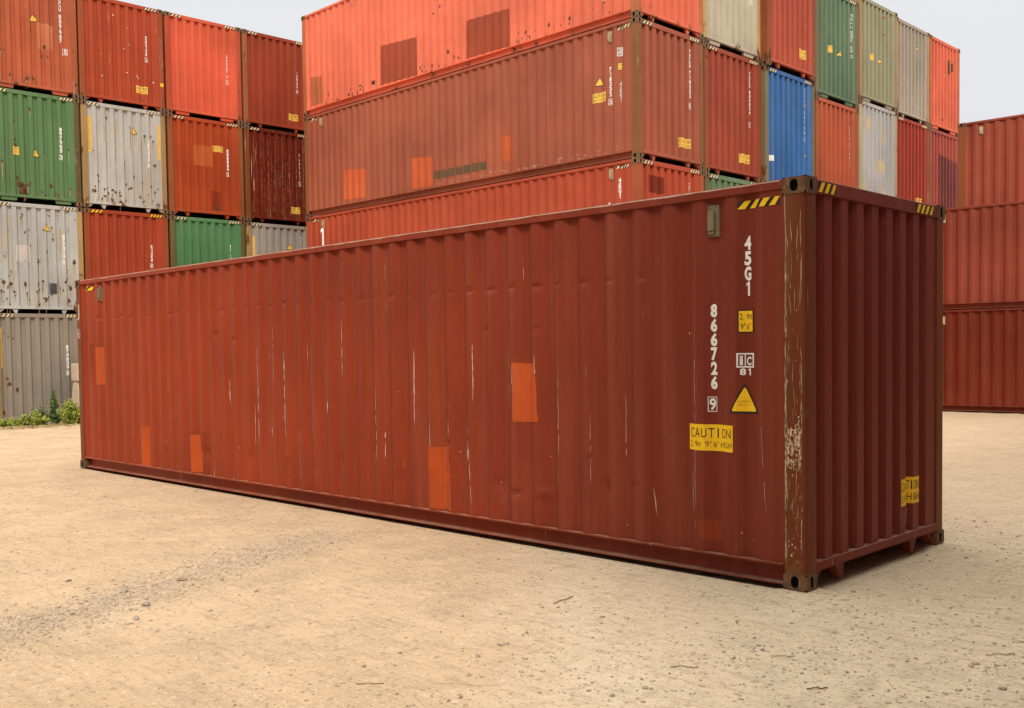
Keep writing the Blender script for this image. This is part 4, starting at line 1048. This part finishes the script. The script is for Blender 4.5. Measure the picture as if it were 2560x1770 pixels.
def tube(name, pts, r, mat):
    bm = bmesh.new(); rings = []
    for i, p in enumerate(pts):
        d = (Vector(pts[min(i+1, len(pts)-1)])-Vector(pts[max(i-1, 0)])).normalized(); a = d.orthogonal().normalized(); b = d.cross(a)
        rr = r[i] if hasattr(r, '__len__') else r
        rings.append([bm.verts.new(Vector(p)+(a*math.cos(k*math.pi/3)+b*math.sin(k*math.pi/3))*rr) for k in range(6)])
    for A_, B_ in zip(rings, rings[1:]):
        for k in range(6): bm.faces.new((A_[k], A_[(k+1) % 6], B_[(k+1) % 6], B_[k]))
    bm.faces.new(rings[0][::-1]); bm.faces.new(rings[-1])
    me = from_bm(name, bm)
    if mat: me.materials.append(mat)
    return me
TW = flat('twig_bark', (.16, .10, .06), .9, .3); STRAW = flat('dry_straw', (.55, .42, .22), .8, .2)
for (a, b, r, mat, nm, lab) in (((-1.14, -1.379), (-1.183, -1.114), .003, TW, 'twig', 'thin dark twig lying between the lone container and the middle foreground'),
        ((-.789, -3.321), (-.688, -3.21), .0022, TW, 'twig', 'short reddish stalk lying flat in the lower left middle'), ((-.51, -3.019), (-.233, -2.807), .0022, STRAW, 'straw', 'long pale straw lying in the lower middle of the yard'),
        ((.523, -1.408), (.637, -1.324), .003, STRAW, 'straw', 'pale straw on the grey ground near the grey stone'), ((.217, -1.937), (.349, -1.883), .0025, TW, 'twig', 'thin brown stalk on the dust right of the middle foreground'),
        ((1.40, -.62), (1.52, -.50), .004, STRAW, 'straw', 'bent pale straw on gravel at the right foreground'), ((.95, -1.80), (1.03, -1.72), .0035, TW, 'twig', 'stubby dark piece of wood in the lower right foreground')):
    P_ = []
    for i in range(7):
        t_ = i/6; x, y = a[0]+(b[0]-a[0])*t_, a[1]+(b[1]-a[1])*t_
        P_.append((x+.006*math.sin(i*1.9), y+.006*math.cos(i*2.3), float(gheight(np.array([x]), np.array([y]))[0])+r*1.2+.004*math.sin(t_*3.1)))
    o = link(nm, tube(nm, P_, r, mat)); tag(o, lab, nm)

# ---------------------------------------------------------------- concrete block by the grey container
CONC = NT('concrete'); c = CONC.coord(kind='Object'); n = CONC.noise(c, 5, 6, .7)
CONC.l(CONC.mix(n, (.42, .33, .22), (.66, .54, .38)), CONC.b.inputs['Base Color']); CONC.b.inputs['Roughness'].default_value = .9
CONC.l(CONC.bump(CONC.noise(c, 30, 5, .7), .4, .01), CONC.b.inputs['Normal'])
def barrier_mesh(w0, w1, h, ln):
    bm = bmesh.new(); pts = [(-w0/2, 0), (w0/2, 0), (w0/2, h*.62), (w1/2, h*.86), (w1/2*.8, h), (-w1/2*.8, h), (-w1/2, h*.86), (-w0/2, h*.62)]
    a = [bm.verts.new((x, 0, z)) for x, z in pts]; b = [bm.verts.new((x, ln, z)) for x, z in pts]; k = len(pts)
    for i in range(k): bm.faces.new((a[i], a[(i+1) % k], b[(i+1) % k], b[i]))
    bm.faces.new(a[::-1]); bm.faces.new(b); bmesh.ops.bevel(bm, geom=bm.edges[:], offset=.025, segments=2, affect='EDGES')
    bmesh.ops.recalc_face_normals(bm, faces=bm.faces); return from_bm('concrete_block', bm)
lo_me = barrier_mesh(.55, .35, 1.08, 1.4); lo_me.materials.append(CONC.m)
o = link('concrete_block', lo_me); o.location = (-23.62, 4.66, -.02); o.rotation_euler = (0, 0, LY)
tag(o, 'lower pale concrete block half hidden behind the far post of the lone container', 'concrete block', 'stacked concrete blocks')
bm = bmesh.new(); box_bm(bm, -.24, .24, 0, 1.3, 0, .48, .04); up_me = from_bm('concrete_block_top', bm); up_me.materials.append(CONC.m)
o = link('concrete_block', up_me); o.location = (-23.60, 4.64, 1.065); o.rotation_euler = (0, 0, LY)
tag(o, 'upper pale concrete block, resting on the lower one by the far post', 'concrete block', 'stacked concrete blocks')

# ---------------------------------------------------------------- weeds at the foot of the left stacks
def leaf_mat(name, a, b):
    t = NT(name); c = t.coord(kind='Object'); n = t.noise(c, 9, 3)
    t.l(t.mix(t.map(n, .3, .7), a, b), t.b.inputs['Base Color']); t.b.inputs['Roughness'].default_value = .6
    t.b.inputs['Subsurface Weight'].default_value = 0.; t.b.inputs['Transmission Weight'].default_value = 0.; return t.m
LEAF = leaf_mat('weed_leaf', (.19, .24, .020), (.42, .44, .06)); LEAF_D = leaf_mat('dark_weed_leaf', (.045, .095, .020), (.11, .17, .030)); DRY = leaf_mat('dry_weed', (.30, .22, .09), (.46, .35, .16))
STEM = flat('weed_stem', (.12, .13, .04), .8, .3)
def weed(label, loc, h, spread, nst, nl, lmat, ls, seed, spire=False):
    rr = random.Random(seed); root = bpy.data.objects.new('weed', None); COL.objects.link(root); root.location = loc
    tag(root, label, 'weed', 'weeds at the foot of the left stacks')
    V, F, SV, SF = [], [], [], []
    for s in range(nst):
        az = rr.uniform(0, 6.28); rad = 0 if spire else spread*math.sqrt(rr.random()); hh = h*(1-.55*(rad/spread if spread else 0)**1.5)*rr.uniform(.7, 1.05)
        bx, by = rad*math.cos(az)*.5, rad*math.sin(az)*.5; tx, ty = rad*math.cos(az), rad*math.sin(az)
        P_ = [Vector((bx+(tx-bx)*t_**1.5, by+(ty-by)*t_**1.5, hh*t_)) for t_ in [i/6 for i in range(7)]]
        b = len(SV)
        for i, p in enumerate(P_):
            r = .007*(1-i/7)+.002
            SV += [p+Vector((r, 0, 0)), p+Vector((-r*.5, r*.87, 0)), p+Vector((-r*.5, -r*.87, 0))]
        for i in range(6):
            for k in range(3): SF.append((b+3*i+k, b+3*i+(k+1) % 3, b+3*i+3+(k+1) % 3, b+3*i+3+k))
        for l in range(nl):
            t_ = rr.uniform(.12, 1.) if not spire else rr.uniform(.05, 1.)
            i = min(5, int(t_*6)); p = P_[i].lerp(P_[i+1], t_*6-i)
            a = rr.uniform(0, 6.28); L_ = ls*rr.uniform(.5, 1.3)*(1.25-t_*.9 if spire else 1); d = Vector((math.cos(a), math.sin(a), rr.uniform(-.3, .8))).normalized()
            sd = d.cross(Vector((rr.uniform(-.3, .3), rr.uniform(-.3, .3), 1))).normalized()*L_*.17
            b = len(V); m = p+d*L_*.5+Vector((0, 0, .02)); V += [p, m+sd, p+d*L_+Vector((0, 0, -.25*L_)), m-sd]; F.append((b, b+1, b+2, b+3))
    me = mesh('leaves', V, F); me.materials.append(lmat); link('leaves', me, root)
    me = mesh('stems', SV, SF); me.materials.append(STEM); link('stems', me, root); return root
weed('tall dark spire shaped weed standing against the dark grey container', (-22.9, 3.80, -.02), .92, 0, 3, 260, LEAF_D, .16, 11, True)
weed('large bright green bushy weed beside the far post of the lone container', (-22.5, 4.06, -.02), .70, .34, 46, 90, LEAF, .085, 12)
weed('bright green weed directly behind the far post, in front of the concrete block', (-22.5, 4.42, -.02), .70, .30, 36, 80, LEAF, .085, 13)
weed('small dark leaved weed between spire and low bush', (-22.9, 3.50, -.02), .58, .15, 10, 34, LEAF_D, .12, 14)
weed('low yellowish weed in front of the dark grey container sill', (-22.7, 3.22, -.02), .42, .36, 34, 60, LEAF, .08, 15)
weed('straggling olive weed left of the low yellowish one', (-22.9, 2.86, -.02), .26, .30, 26, 44, LEAF, .075, 16)
weed('flat clump of weed at the far left edge of the photo', (-22.95, 2.48, -.02), .24, .32, 26, 44, LEAF, .075, 17)
rr = random.Random(77); V, F = [], []
for _ in range(900):                                      # dry litter and low grass along the foot of the stack
    x, y = -22.35+rr.gauss(0, .30), rr.uniform(1.5, 5.0); a = rr.uniform(0, 6.28); L_ = rr.uniform(.06, .20)
    d = Vector((math.cos(a), math.sin(a), rr.uniform(.0, .35)))*L_; sd = Vector((-math.sin(a), math.cos(a), 0))*.008; p = Vector((x, y, -.005)); b = len(V)
    V += [p-sd, p+sd, p+d*.6+sd*.7+Vector((0, 0, .02)), p+d]; F.append((b, b+1, b+2, b+3))
me = mesh('dry_grass', V, F); me.materials.append(DRY); tag(link('dry_grass', me), 'dry straw coloured grass litter in front of the weeds', 'dry grass', kind='stuff')
